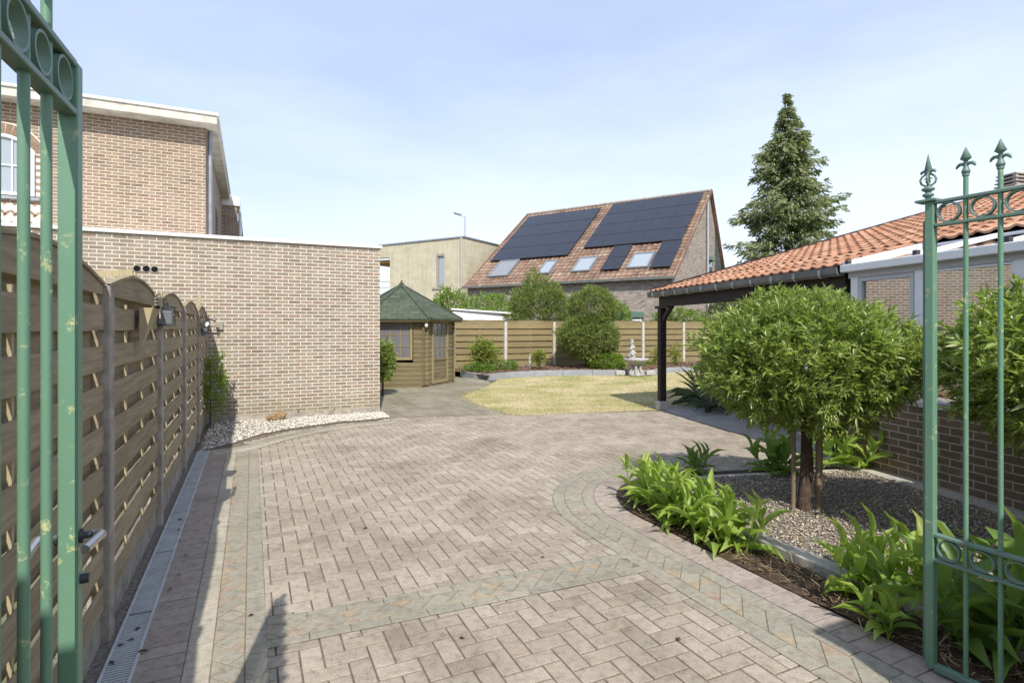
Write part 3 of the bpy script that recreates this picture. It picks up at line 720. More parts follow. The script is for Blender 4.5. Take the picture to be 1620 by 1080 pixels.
mb=MB(); mb.par(W(20.72,-6,5.0),VD*(6+vc+.55),UD*5.2,ZD*.18); mb.build('fascia',M['zinc'],hm)
mb=MB(); mb.tube([W(hu+.16,vc+.07,3),W(hu+.16,vc+.07,5.62)],.045,12); 
for z in (4.3,5.3): mb.tube([W(hu+.16,vc+.07,z),W(hu+.16,vc+.07,z+.03)],.05,12)
mb.build('downpipe',M['zinc'],hm)
mb=MB(); mb.tube([W(20.1,vc+.5,3),W(20.1,vc+.5,5.3),W(20.0,vc+.42,5.5)],.05,10); mb.build('downpipe',M['white'],hm)
for z0,z1,u0 in ((3.3,4.7,16.2),):
    mb=MB(); mb.par(W(u0,vc-.002,z0),UD*.9,VD*.012,ZD*(z1-z0)); mb.build('side_window',M['glass'],hm)
# arched window, brick arch and herringbone panel under the sill
wc=-4.02; hw=.47; z0,zs,zt=3.98,4.78,5.06
def archpts(hw,zs,zt,n=16):
    h=zt-zs; r=(hw*hw+h*h)/(2*h); a=math.asin(hw/r); return [(r*math.sin(-a+2*a*i/n), zs-(r-h)+r*math.cos(-a+2*a*i/n)) for i in range(n+1)]
ap=archpts(hw,zs,zt)
mb=MB(); poly=[W(hu-.006,wc-hw,z0),W(hu-.006,wc+hw,z0)]+[W(hu-.006,wc+x,z) for x,z in ap[::-1]]; mb.add(poly,[tuple(range(len(poly)))[::-1]])
win=mb.build('arched_window',M['glassgrey'],hm)
fr=MB(); 
outer=[(-hw,z0),(hw,z0)]+ap[::-1]; k=.055
ap2=archpts(hw-k,zs,zt-k); inner=[(-hw+k,z0+k),(hw-k,z0+k)]+ap2[::-1]; n=len(outer)
vs=[W(hu-.05,wc+x,z) for x,z in outer]+[W(hu-.05,wc+x,z) for x,z in inner]+[W(hu-.005,wc+x,z) for x,z in inner]
fr.add(vs,[(i,(i+1)%n,(i+1)%n+n,i+n) for i in range(n)]+[(i+n,(i+1)%n+n,(i+1)%n+2*n,i+2*n) for i in range(n)])
for x in (-.15,.15): fr.par(W(hu-.03,wc+x-.012,z0+.05),VD*.024,UD*.02,ZD*1.0)
fr.par(W(hu-.031,wc-hw+.05,4.5),VD*(2*hw-.1),UD*.02,ZD*.024)
fr.build('frame',M['white'],win)
mb=MB(); mb.par(W(hu-.07,wc-hw-.08,z0-.07),VD*(2*hw+.16),UD*.08,ZD*.05); mb.build('sill',M['zinc'],win)
mr=MB(); A0_=archpts(hw+.0,zs,zt,20); A1_=archpts(hw+.19,zs-.04,zt+.22,20)
mr.add([W(hu-.004,wc+x,z) for x,z in A0_]+[W(hu-.004,wc+x,z) for x,z in A1_],[(i,i+1,i+22,i+21) for i in range(20)])
for sg in (-1,1): mr.par(W(hu-.0045,wc+(hw if sg>0 else -hw-.15),z0),VD*.15,UD*.004,ZD*(zs-z0-.02))
mr.par(W(hu-.0045,wc-.66,3.2),VD*1.32,UD*.004,ZD*.64)
mr.build('mortar_bed',mat_plain('mortar',(.78,.69,.56),.9,.1),win)
ab=MB()
for i in range(15):
    a0=archpts(hw+.01,zs,zt+.01,15); a1=archpts(hw+.17,zs-.02,zt+.2,15)
    p,q,r_,s_=a0[i],a0[i+1],a1[i+1],a1[i]; g_=.06
    def lp(a,b,t): return (a[0]+(b[0]-a[0])*t,a[1]+(b[1]-a[1])*t)
    Q=[lp(p,q,g_),lp(p,q,1-g_),lp(s_,r_,1-g_),lp(s_,r_,g_)]
    ab.slab([W(hu-.012,wc+x,z) for x,z in Q],.014) if False else ab.add([W(hu-.012,wc+x,z) for x,z in Q]+[W(hu-.001,wc+x,z) for x,z in Q],[(0,1,2,3),(0,4,5,1),(1,5,6,2),(2,6,7,3),(3,7,4,0)])
for i in range(7):
    for s_ in (-1,1):
        c=W(hu-.008,wc+hw+.07,zs-.05-i*.1)
    ab.par(W(hu-.012,wc+hw+.01,zs-.09-i*.124),VD*.13,UD*.011,ZD*.052); ab.par(W(hu-.012,wc-hw-.14,zs-.09-i*.124),VD*.13,UD*.011,ZD*.052)
ab.build('brick_arch',M['arch_brick'],win)
hp=MB()
for i in range(-6,9):
    for j in range(0,3):
        c=wc+i*.14; z=3.30+j*.2
        for sg in (-1,1):
            a=Vector((1,sg)).normalized()
            p=W(hu-.010,c+(.035 if sg>0 else -.035),z+(.1 if sg>0 else 0))
            dv=(VD*1+ZD*sg).normalized(); dn=(ZD*1-VD*sg).normalized()
            if abs(i)<5 : hp.par(p,dv*.12,dn*.042,UD*.012)
hp.build('herringbone_panel',M['arch_brick'],win)
# ================================================================== GARDEN CABIN (hexagonal)
CO=Vector((-3.25,16.38,0)); CR=1.5
cn=[CO+Vector((math.cos(R(6-60+60*k)),math.sin(R(6-60+60*k)),0))*CR for k in range(6)]   # cn[0]=front right corner C1
EZ=1.90
cb=thing('garden_cabin',CO,'small hexagonal log cabin with green shingle roof beside the lawn','cabin')
for k in range(6):
    a,b=cn[k],cn[(k+1)%6]; d=(b-a).normalized(); L=(b-a).length; nrm=Vector((d.y,-d.x,0))
    wb=MB(); wb2=MB(); nlog=15; lh=(EZ-.05)/nlog
    door=(k==0); window=(k==5)
    for i in range(nlog):
        z=.05+i*lh
        spans=[(-.09,L+.09)]
        if door: spans=[(-.09,.30),(L-.30,L+.09)] if z<1.78 else spans
        if window and .72<z+lh/2<1.78: spans=[(-.09,.22),(L-.32,L+.09)]
        for s0,s1 in spans:
            q=[(0,0),(.018,.012),(.018,lh-.012),(0,lh)]
            vs=[]; 
            for s_ in (s0,s1):
                for o_,zz in ((-.03,0),(.012,0),(.022,lh*.2),(.022,lh*.8),(.012,lh-.004),(-.03,lh-.004)): vs.append(a+d*s_+nrm*o_+ZD*(z+zz+(.0)))
            (wb2 if door and s0>.5 else wb).add(vs,[(j,j+6,(j+1)%6+6,(j+1)%6) for j in range(6)]+[(0,1,2,3,4,5),(11,10,9,8,7,6)])
    wb.build('log_wall',M['cabin_wood'],cb)
    if door: wb2.build('log_wall',M['cabin_wood'],cb)
    def framed(s0,s1,z0,z1,cols,rows,name,fw,glassmat,panel=0):
        P=lambda s_,z,o_: a+d*s_+nrm*o_+ZD*z
        m=MB()
        m.par(P(s0,z0,-.01),d*fw,nrm*.045,ZD*(z1-z0)); m.par(P(s1-fw,z0,-.01),d*fw,nrm*.045,ZD*(z1-z0))
        m.par(P(s0+fw,z0,-.01),d*(s1-s0-2*fw),nrm*.043,ZD*fw); m.par(P(s0+fw,z1-fw,-.01),d*(s1-s0-2*fw),nrm*.043,ZD*fw)
        root=m.build(name,M['cabin_trim'],cb,bevel=.003)
        gz0=z0+fw+panel
        g_=MB(); g_.add([P(s0+fw,gz0,.004),P(s1-fw,gz0,.004),P(s1-fw,z1-fw,.004),P(s0+fw,z1-fw,.004)],[(0,1,2,3)]); g_.build('pane',glassmat,root)
        if panel:
            pn=MB(); h=panel/6
            for i in range(6): pn.par(P(s0+fw,z0+fw+i*h,-.0),d*(s1-s0-2*fw),nrm*(.016),ZD*(h-.008))
            pn.par(P(s0+fw,gz0-.05,-.005),d*(s1-s0-2*fw),nrm*.04,ZD*.05); pn.build('lower_panel',M['cabin_wood'],root)
        m=MB(); ww=(s1-s0-2*fw); hh=z1-fw-gz0
        for i in range(1,cols): m.par(P(s0+fw+ww*i/cols-.008,gz0,.005),d*.016,nrm*.012,ZD*hh)
        for i in range(1,rows): m.par(P(s0+fw,gz0+hh*i/rows-.008,.0055),d*ww,nrm*.0125,ZD*.016)
        m.build('glazing_bars',M['cabin_trim'],root); return root
    if door:
        dd=framed(.32,L-.32,.06,1.80,3,3,'door',.075,M['glasscabin'],panel=.62)
        m=MB(); m.box(a+d*(L-.38)+nrm*.05+ZD*.98,.03,.04,.10,d,nrm); m.build('handle',M['steel'],dd)
    if window: framed(.24,L-.34,.74,1.80,3,3,'window',.06,M['glasscabin'])
for k in range(6):
    a,b=cn[k],cn[(k+1)%6]
    m=MB(); m.par(a*1+(a-CO).normalized()*.02+ZD*0,(b-a),(CO-a).normalized()*.08,ZD*.05); m.build('sole_beam',M['cabin_wood'],cb)
rc=[CO+(p-CO).normalized()*1.80 for p in cn]; apx=CO+ZD*2.90
rf=MB()
for k in range(6):
    a,b=rc[k]+ZD*(EZ-.02),rc[(k+1)%6]+ZD*(EZ-.02)
    rf.add([a,b,apx],[(0,1,2)]); rf.add([a,b,a-ZD*.05,b-ZD*.05],[(0,2,3,1)]); 
    rf.add([a-ZD*.05,b-ZD*.05,CO+ZD*(EZ+.1)],[(0,2,1)])
rfo=rf.build('roof',M['shingle'],cb)
hp=MB()
for k in range(6): hp.beam(rc[k]+ZD*(EZ-.015),apx+ZD*.008,.12,.02)
hp.build('hip_shingles',M['shingle'],rfo)
m=MB(); m.lathe([(0,.16),(.02,.12),(.05,.05),(.09,0),(0,0)][::-1],apx-ZD*.02,10); m.build('finial',M['shingle'],rfo)
m=MB(); 
for k in range(6):
    a,b=rc[k],rc[(k+1)%6]; m.beam(a+ZD*(EZ-.085)+(CO-a).normalized()*.05,b+ZD*(EZ-.085)+(CO-b).normalized()*.05,.02,.075)
m.build('eave_board',M['cabin_wood'],rfo)
lm=MB(); p=cn[0]+Vector((.05,-.12,1.62)); lm.lathe([(0,0),(.04,.01),(.05,.08),(.03,.14),(0,.15)],p,12); tag(lm.build('wall_lamp',M['white']),'small white round wall lamp on the front corner of the cabin','lamp')
# ================================================================== SOLAR HOUSE
GA=Vector((-.837,.547,0)).normalized(); GBk=Vector((.547,.837,0)).normalized()
A0=Vector((7.76,27,0)); Lh=12.5; EZ2=4.2; RZ=9.7; WP=7.24; WE=12.9
def SH(a,w,z=0): return A0+GA*a+GBk*w+ZD*z
sh=thing('brick_house',SH(6,4),'distant brick house with a steep brown tiled roof covered in dark solar panels','house')
slp=Vector((0,0,0))+GBk*WP+ZD*(RZ-EZ2); rn=GA.cross(slp).normalized(); rn = rn if rn.z>0 else -rn
def roofhit(px,py,off=0):
    d=Vector(((px-CX)/F,1,(CY-py)/F)); o_=Vector((0,0,H)); q=SH(0,0,EZ2)+rn*off
    return o_+d*((q-o_).dot(rn)/d.dot(rn))
mb=MB(); P=[SH(0,0,-.1),SH(Lh,0,-.1),SH(Lh,0,EZ2-.1),SH(0,0,EZ2-.1)]; mb.add(P,[(0,3,2,1)])
gz=lambda w: EZ2-.1+(RZ-EZ2)*(w/WP) if w<WP else RZ-.1-(RZ-2.2-.0)*(w-WP)/(WE-WP)
g_=[SH(0,0,-.1),SH(0,8.6,-.1),SH(0,8.6,gz(8.6)),SH(0,WP,RZ-.1),SH(0,0,EZ2-.1)]; mb.add(g_,[(0,1,2,3,4)])
g2=[q+GA*Lh for q in g_]; mb.add(g2,[(4,3,2,1,0)]); mb.build('wall',M['far_brick'],sh)
mb=MB(); mb.slab([SH(-.02,8.6,-.1),SH(-.02,WE,-.1),SH(-.02,WE,2.4),SH(-.02,8.6,gz(8.6))],.2); mb.build('slate_cladding',M['slate'],sh)
def tiled(mb, O, dt, ds, nrm, t1, s1, tw, ch, amp, th, t0=0, s0=0, nx=6):
    nt=int(round((t1-t0)/tw*nx)); nc=int(round((s1-s0)/ch)); 
    vs=[];fs=[];uvs=[]
    for c in range(nc):
        for e in (0,1):
            for i in range(nt+1):
                t_=t0+(t1-t0)*i/nt; ph=(t_/tw)%1
                pr=amp*(math.cos(2*math.pi*ph)*.6+.4*math.cos(4*math.pi*ph)*.35)
                s_=s0+(s1-s0)*(c+e)/nc-(0 if e else .03)
                h=pr+(th if e==0 else .1*th)
                vs.append(O+dt*t_+ds*s_+nrm*h)
    row=nt+1
    for c in range(nc):
        for i in range(nt):
            a=(2*c)*row+i; b=a+row
            fs.append((a,a+1,b+1,b)); tt=(t0+(t1-t0)*(i+.5)/nt)/tw; q=(math.floor(tt)+.5,c+.5); uvs.append([q]*4)
            # front lip
            o0=len(vs); vs.append(Vector(vs[a])-nrm*th*1.0); vs.append(Vector(vs[a+1])-nrm*th*1.0); fs.append((a,o0,o0+1,a+1)); uvs.append([q]*4)
    mb.add(vs,fs,False,uvs)
su=slp.normalized(); SL=slp.length
mb=MB(); tiled(mb,SH(0,0,EZ2)-GA*.1-su*.25,GA,su,rn,Lh+.25,SL+.25,.30,.36,.035,.035,nx=4)
bk=[SH(-.12,WP,RZ+.02),SH(Lh+.1,WP,RZ+.02),SH(Lh+.1,WE,2.2),SH(-.12,WE,2.2)]; mb.slab(bk,-.12)
rfo=mb.build('roof',M['tile_brown'],sh)
mb=MB(); mb.tube([SH(-.15,WP,RZ+.06),SH(Lh+.15,WP,RZ+.06)],.10,8); mb.build('ridge',M['ridge'],rfo)
for p_,q_ in ((SH(-.14,0,EZ2-.02)-su*.25,SH(-.14,WP,RZ+.03)),(SH(Lh+.14,0,EZ2-.02)-su*.25,SH(Lh+.14,WP,RZ+.03)),(SH(-.14,WP,RZ+.03),SH(-.14,WE,2.2))):
    mb=MB(); mb.beam(p_,q_,.10,.16); mb.build('verge',M['tile_brown'],rfo)
mb=MB(); mb.beam(SH(-.2,-.26,EZ2-.16),SH(Lh+.2,-.26,EZ2-.16),.16,.13); mb.build('gutter',M['zincdark'],sh)
def quad_lerp(Q,a,b): return (Q[0]*(1-a)+Q[1]*a)*(1-b)+(Q[3]*(1-a)+Q[2]*a)*b
cq=lambda x,y: (730+x/3.682,280+y/3.682)
def panels(Qc,cols,rows):
    Q=[roofhit(*cq(*p),off=.14) for p in Qc]
    # straighten to roof axes
    aa=[(q-SH(0,0,EZ2)).dot(GA) for q in Q]; bb=[(q-SH(0,0,EZ2)).dot(su) for q in Q]
    aL=(aa[0]+aa[3])/2; aR=(aa[1]+aa[2])/2; bT=(bb[0]+bb[1])/2; bB=(bb[2]+bb[3])/2
    B=SH(0,0,EZ2)+rn*.14
    for i in range(cols):
        for j in range(rows):
            a0=aL+(aR-aL)*i/cols; a1=aL+(aR-aL)*(i+1)/cols; b0=bB+(bT-bB)*j/rows; b1=bB+(bT-bB)*(j+1)/rows
            lo,hi=min(a0,a1)+.004,max(a0,a1)-.004
            m=MB(); m.par(B+GA*lo+su*(b0+.02),GA*(hi-lo),su*(b1-b0-.04),rn*.035); o_=m.build('solar_panel',M['solar'],sh)
            m=MB()
            for (x0,x1,y0,y1) in ((lo,hi,b0+.018,b0+.04),(lo,hi,b1-.04,b1-.018)): m.par(B+GA*x0+su*y0+rn*.036,GA*(x1-x0),su*(y1-y0),rn*.006)
            m.build('frame',M['solarframe'],o_)
panels([(375,235),(800,183),(632,455),(190,488)],4,4)
panels([(868,165),(1405,92),(1290,365),(725,413)],5,4)
panels([(885,405),(1000,395),(920,535),(815,545)],1,2)
panels([(1165,380),(1290,365),(1218,522),(1100,530)],1,2)
for i,(Qc,mt) in enumerate([([(215,490),(330,480),(275,575),(165,580)],'plastic'),([(490,490),(560,482),(515,560),(440,565)],'glassgrey'),([(690,470),(795,462),(745,548),(640,550)],'glassgrey'),([(1000,447),(1130,435),(1085,525),(965,530)],'glassgrey')]):
    Q=[roofhit(*cq(*p),off=.12) for p in Qc]; O_=SH(0,0,EZ2)
    aa=[(q-O_).dot(GA) for q in Q]; bb=[(q-O_).dot(su) for q in Q]
    aL=(aa[0]+aa[3])/2; aR=(aa[1]+aa[2])/2; bT=(bb[0]+bb[1])/2; bB=(bb[2]+bb[3])/2; lo,hi=min(aL,aR),max(aL,aR)
    m=MB(); fw=.09; B=O_+rn*.0
    for x0,x1,y0,y1 in ((lo,hi,bB,bB+fw),(lo,hi,bT-fw,bT),(lo,lo+fw,bB+fw,bT-fw),(hi-fw,hi,bB+fw,bT-fw)): m.par(B+GA*x0+su*y0,GA*(x1-x0),su*(y1-y0),rn*.16)
    rw=m.build('roof_window',M['zinc'],sh)
    m=MB(); m.par(B+GA*(lo+fw)+su*(bB+fw)+rn*.06,GA*(hi-lo-2*fw),su*(bT-bB-2*fw),rn*.06); m.build('pane',M[mt],rw)
m=MB(); q=SH(-.12,6.45,0); m.tube([q+ZD*.5,q+ZD*9.3],.06,8); m.build('downpipe',M['lampgrey'],sh)
m=MB(); m.par(SH(1.5,-.03,.2),GA*1.5,GBk*.02,ZD*1.9); w_=m.build('window',M['glass'],sh)
m=MB(); m.par(SH(1.4,-.12,2.12),GA*1.7,GBk*.12,ZD*.30); m.build('shutter_box',M['verdigris2'],w_)
m=MB(); 
for a in (1.5,2.2,2.9): m.par(SH(a,-.06,.2),GA*.08,GBk*.04,ZD*1.9)
m.par(SH(1.5,-.062,1.95),GA*1.5,GBk*.04,ZD*.1); m.build('frame',M['white'],w_)
m=MB(); m.par(SH(-.04,7.0,4.3),GBk*.8,GA*.05,ZD*1.3); w_=m.build('gable_window',M['glass'],sh)
m=MB(); m.par(SH(-.2,6.9,5.6),GBk*1.0,GA*.25,ZD*.2); m.build('shutter_box',M['verdigris2'],w_)
# ================================================================== CREAM HOUSE
KA=Vector((-.859,.5127,0)); KB=Vector((.5127,.859,0)); K0=Vector((-3.05,35,0)); KZ=7.28
def KH(a,w,z=0): return K0+KA*a+KB*w+ZD*z
ch=thing('cream_house',KH(5,3),'cream rendered flat roofed house with one tall narrow window, behind the cabin','house')
def kh(px,py):                     # image point on its front plane -> (a,z)
    d=Vector(((px-CX)/F,1,(CY-py)/F)); k=(K0).dot(KB)/d.dot(KB); p=d*k; return (p-K0).dot(KA), H+p.z
a1,z1=kh(618,405); a1b,z1b=kh(618,480)
wa0,wz1=kh(703,400); wa1,wz0=kh(690,455)
mb=MB()
oa0,oa1=kh(617,430)[0],kh(600,430)[0]+2.2; oz0=kh(617,468)[1]; oz1=kh(617,407)[1]
def facade(mb,spans):
    for a,b,z0,z1 in spans: mb.par(KH(a,0,z0),KA*(b-a),KB*.35,ZD*(z1-z0))
facade(mb,[(0,wa0,-.1,KZ),(wa0,wa1,-.1,wz0),(wa0,wa1,wz1,KZ),(wa1,oa0,-.1,KZ),(oa0,oa1,-.1,oz0),(oa0,oa1,oz1,KZ),(oa1,11,-.1,KZ)])
mb.par(KH(0,.35,-.1),KA*.3,KB*7,ZD*(KZ+.1)); mb.par(KH(.3,.36,-.1),KA*(oa0-.35),KB*.2,ZD*(KZ+.05))
mb.build('wall',M['cream'],ch)
mb=MB(); mb.par(KH(-.06,-.06,KZ),KA*11.1,KB*7.5,ZD*.09); mb.build('roof_edge',M['zinc'],ch)
mb=MB(); mb.par(KH(wa0,.1,wz0),KA*(wa1-wa0),KB*.1,ZD*(wz1-wz0)); w_=mb.build('window',M['glassgrey'],ch)
mb=MB(); mb.par(KH(wa0-.05,-.06,wz0-.12),KA*(wa1-wa0+.35),KB*.2,ZD*.12)
mb.par(KH(wa0,-.01,wz1-.18),KA*(wa1-wa0),KB*.1,ZD*.18); mb.par(KH(wa1-.14,.0,wz0),KA*.14,KB*.08,ZD*(wz1-wz0-.18)); mb.build('frame',M['concrete_dk'],w_)
mb=MB(); mb.par(KH(oa0+.05,1.5,oz0),KA*1.0,KB*.2,ZD*(oz1-oz0)); mb.par(KH(oa0+.02,.36,oz1-.3),KA*2.4,KB*3,ZD*.2); mb.build('balcony_lining',mat_plain('tan_board',(.45,.27,.11),.8),ch)
for z in (oz0+.6,oz0+1.0): mb=MB(); mb.tube([KH(oa0,.1,z),KH(oa1,.1,z)],.025,6); mb.build('railing',M['lampgrey'],ch)
mb=MB(); mb.tube([KH(.12,-.08,0),KH(.12,-.08,KZ)],.07,8); mb.build('downpipe',M['soffit'],ch)
# street lamp beyond
LX=at(735.5,518,42); sl=thing('street_lamp',(LX.x,42,0),'tall grey street lamp rising behind the cream house','street lamp')
m=MB(); m.tube([(LX.x,42,0),(LX.x,42,5),(LX.x,42,10.0)],[.11,.08,.055],10); m.build('pole',M['lampgrey'],sl)
m=MB(); m.tube([(LX.x,42,9.98),(LX.x-.35,42,10.1)],.04,8); m.build('arm',M['lampgrey'],sl)
m=MB(); m.slab([(LX.x-.25,41.85,10.05),(LX.x-.85,41.8,10.22),(LX.x-.85,42.2,10.22),(LX.x-.25,42.15,10.05)],.10); m.build('lamp_head',M['plastic'],sl,bevel=.02)
# white lean-to roof behind the far fence
wr=thing('carport_roof',(-1,24.5,0),'low white flat carport roof just behind the far fence','carport')
m=MB(); 
a,b=at(716,489,24.2),at(812,497,25.4)
dd=(b-a); bk=Vector((.35,3,0)); m.par(Vector((a.x,a.y,1.95)),Vector((dd.x,dd.y,0)),Vector((0,.06,0)),ZD*.38)
m.par(Vector((b.x,b.y,1.95)),Vector((.06,0,0)),Vector((0,3,0)),ZD*.3); m.build('fascia',M['coping'],wr)
m=MB(); m.slab([Vector((a.x-.05,a.y-.1,2.46)),Vector((b.x+.15,b.y-.1,2.29)),Vector((b.x+.15,b.y+3,2.34)),Vector((a.x-.05,a.y+3,2.5))],.07); m.build('roof',M['white'],wr)
for q_ in ((a.x,a.y+.1,-.05),(b.x-.2,b.y+.1,-.05),(a.x,a.y+2.8,-.05),(b.x-.2,b.y+2.8,-.05)): m=MB(); m.par(q_,(.1,0,0),(0,.1,0),ZD*2.1); m.build('post',M['white'],wr)
for k in (.25,.75):
    q=a+dd*k; m=MB(); m.tube([(q.x,q.y-.1,2.42),(q.x+.08,q.y-.12,2.52)],.03,6); m.build('roof_hook',M['zinc'],wr)
# ================================================================== TILED HOUSE + CARPORT + VERANDA (right)
th=thing('tiled_house',HS(5,4),'low house with orange pantile roof, dark timber carport and grey glazed veranda','house')
PIT=.276; TE=2.36; RS=8.3; TEND=13.0; T1=4.81; S1=1.04
rsl=(EW+ZD*PIT).normalized(); rnn=ET.cross(rsl); rnn=rnn if rnn.z>0 else -rnn; rk=math.sqrt(1+PIT*PIT)
O=HS(0,0,TE)
mb=MB(); tiled(mb,O-rsl*.06,ET,rsl,rnn,T1,S1*rk+.0,.19,.347/1.0*rk,.024,.026,t0=-.08,nx=8)
tiled(mb,O,ET,rsl,rnn,TEND,RS*rk,.19,.3457*rk,.024,.026,t0=-.08,s0=S1*rk,nx=8)
mb.slab([HS(-.08,RS,TE+PIT*RS),HS(TEND,RS,TE+PIT*RS),HS(TEND,RS+7,TE+PIT*RS-2),HS(-.08,RS+7,TE+PIT*RS-2)],-.08)
rfo=mb.build('roof',M['tile_red'],th)
mb=MB(); mb.slab([HS(-.05,.02,TE-.06),HS(-.05,RS,TE+PIT*RS-.06),HS(TEND,RS,TE+PIT*RS-.06),HS(TEND,S1+.05,TE+PIT*S1-.05),HS(T1+.02,S1+.05,TE+PIT*S1-.05),HS(T1+.02,.02,TE-.06)],-.02); mb.build('roof_deck',M['darkwood'],th)
mb=MB(); mb.beam(HS(-.1,-.03,TE-.03),HS(-.1,RS,TE+PIT*RS-.03),.03,.16); mb.build('verge_board',M['darkwood'],th)
mb=MB()
n=int(TEND/.4)
for k in range(n): mb.tube([HS(-.1+k*.4,RS,TE+PIT*RS+.03),HS(.33+k*.4,RS,TE+PIT*RS+.02)],[.10,.085],10)
mb.build('ridge',M['ridge'],rfo)
# gutter with segments
gt=MB(); n=11
prof=[(-.13,.0),(-.125,-.075),(-.09,-.105),(-.02,-.105),(.0,-.07),(.0,.0),(-.012,.0),(-.012,-.065),(-.03,-.093),(-.085,-.093),(-.112,-.07),(-.118,.0)]
vs=[];fs=[]; L=len(prof)
for t_ in (-.12,T1-.02):
    for a,b in prof: vs.append(HS(t_,a,TE-.03+b))
fs=[(j,(j+1)%L,(j+1)%L+L,j+L) for j in range(L)]+[tuple(range(L)),tuple(range(L,2*L))[::-1]]
gt.add(vs,fs); gto=gt.build('gutter',M['zincdark'],th)
for k in range(11):
    gb_=MB(); t_=.1+k*.44; pp=[(-.122,-.02),(-.142,-.02),(-.137,-.08),(-.10,-.117),(-.01,-.117),(-.01,-.105),(-.09,-.105),(-.125,-.075)]
    vs=[HS(t_+dt_,a,TE-.03+b) for dt_ in (0,.035) for a,b in pp]; L=len(pp)
    gb_.add(vs,[(j,(j+1)%L,(j+1)%L+L,j+L) for j in range(L)]+[tuple(range(L)),tuple(range(L,2*L))[::-1]]); gb_.build('gutter_bracket',M['zinc'],gto)
bm_=MB(); bm_.par(HS(.1,.02,2.03),ET*(T1-.15),EW*.08,ZD*.21); bm_.build('eave_beam',M['darkwood'],th,bevel=.004)
for k in range(8):
    t_=.15+k*.62; bm_=MB(); bm_.par(HS(t_,-.0,TE-.16),ET*.06,(EW+ZD*PIT)*4.2,ZD*.10); bm_.build('rafter',M['darkwood'],th)
pf=HS(.12,.0,0)
ps=MB(); ps.par(HS(.06,.01,.16),ET*.13,EW*.13,ZD*1.87); 
ps.beam(HS(.12,.07,1.72),HS(.55,.07,2.05),.07,.08); ps.par(HS(-.05,.005,2.03-.03),ET*.55,EW*.14,ZD*.05)
po=ps.build('carport_post',M['darkwood'],th,bevel=.004)
m=MB(); m.par(HS(.03,-.02,-.05),ET*.19,EW*.19,ZD*.21); m.build('post_base',M['concrete'],po,bevel=.01)
m=MB(); m.par(HS(4.55,.03,0),ET*.12,EW*.12,ZD*2.03); m.build('carport_post',M['darkwood'],th)
m=MB(); m.par(HS(.1,4.0,0),ET*.13,EW*.13,ZD*3.2); m.build('carport_post',M['darkwood'],th)
m=MB(); m.par(HS(.1,3.99,2.6),ET*4.7,EW*.1,ZD*.2); m.build('tie_beam',M['darkwood'],th)
m=MB(); m.par(HS(.1,.1,2.03),ET*.08,(EW+ZD*PIT)*4,ZD*.18); m.build('tie_beam',M['darkwood'],th)
# rooms
m=MB(); m.par(HS(-.05,4.6,-.05),ET*5,EW*.2,ZD*3.4); m.build('boarded_wall',M['darkwood'],th)
m=MB(); m.par(HS(T1,.12,-.05),ET*.10,EW*4.5,ZD*2.3); m.build('boarded_wall',M['darkwood'],th)
m=MB(); m.par(HS(T1+.1,4.0,-.05),ET*8,EW*.2,ZD*3.3); m.build('inner_wall',M['interior'],th)
m=MB(); m.par(HS(TEND-.3,0,-.05),ET*.2,EW*4.2,ZD*2.2); m.build('inner_wall',M['interior'],th)
m=MB(); m.par(HS(T1+.1,.12,.0),ET*8,EW*4,ZD*.08); m.build('floor',M['slab'],th)
LWZ=.82
m=MB(); m.par(HS(T1+.02,0,-.1),ET*(TEND-T1-.1),EW*.12,ZD*(LWZ+.1)); m.build('plinth_wall',M['dark_brick'],th)
def tpx(px): r=(px-CX)/F; return (r*E0.y-E0.x)/(ET.x-r*ET.y)
vr=MB(); vr.par(HS(T1-.0,-.10,2.258),ET*(TEND-T1),EW*.16,ZD*.085); vr.build('veranda_beam',M['white'],th,bevel=.006)
vr=MB(); vr.par(HS(T1+.02,.0,2.19),ET*(TEND-T1),EW*.10,ZD*.068); vr.build('veranda_rail',M['greyframe'],th)
vr=MB(); vr.par(HS(T1+.02,-.01,LWZ),ET*(TEND-T1),EW*.13,ZD*.05); vr.build('veranda_rail',M['greyframe'],th)
c0=tpx(1346); c1=tpx(1357); vr=MB(); vr.par(HS(c0,0,LWZ+.05),ET*(c1-c0),EW*.10,ZD*(2.19-LWZ-.05)); vr.build('veranda_post',M['white'],th)
g0,g1=tpx(1357),tpx(1446); k=.045
m=MB(); zz0,zz1=LWZ+.06,2.185
m.par(HS(g0+.01,-.005,zz0),ET*k,EW*.06,ZD*(zz1-zz0)); m.par(HS(g1-k,-.005,zz0),ET*k,EW*.06,ZD*(zz1-zz0)); m.par(HS(g0+k+.01,-.005,zz1-k),ET*(g1-g0-2*k-.01),EW*.06,ZD*k); m.par(HS(g0+k+.01,-.005,zz0),ET*(g1-g0-2*k-.01),EW*.06,ZD*k)
w_=m.build('veranda_window',M['greyframe'],th,bevel=.003)
m=MB(); m.par(HS(g0+.06,.03,zz0+k),ET*(g1-g0-.10),EW*.006,ZD*(zz1-zz0-2*k)); m.build('pane',M['glassdark'],w_)
m=MB(); c2,c3=tpx(1448),tpx(1462); m.par(HS(c2,-.01,LWZ+.05),ET*(c3-c2),EW*.11,ZD*(2.19-LWZ-.05)); m.build('veranda_post',M['white'],th)
edges=[tpx(1462),tpx(1604),tpx(1622),tpx(1760)]
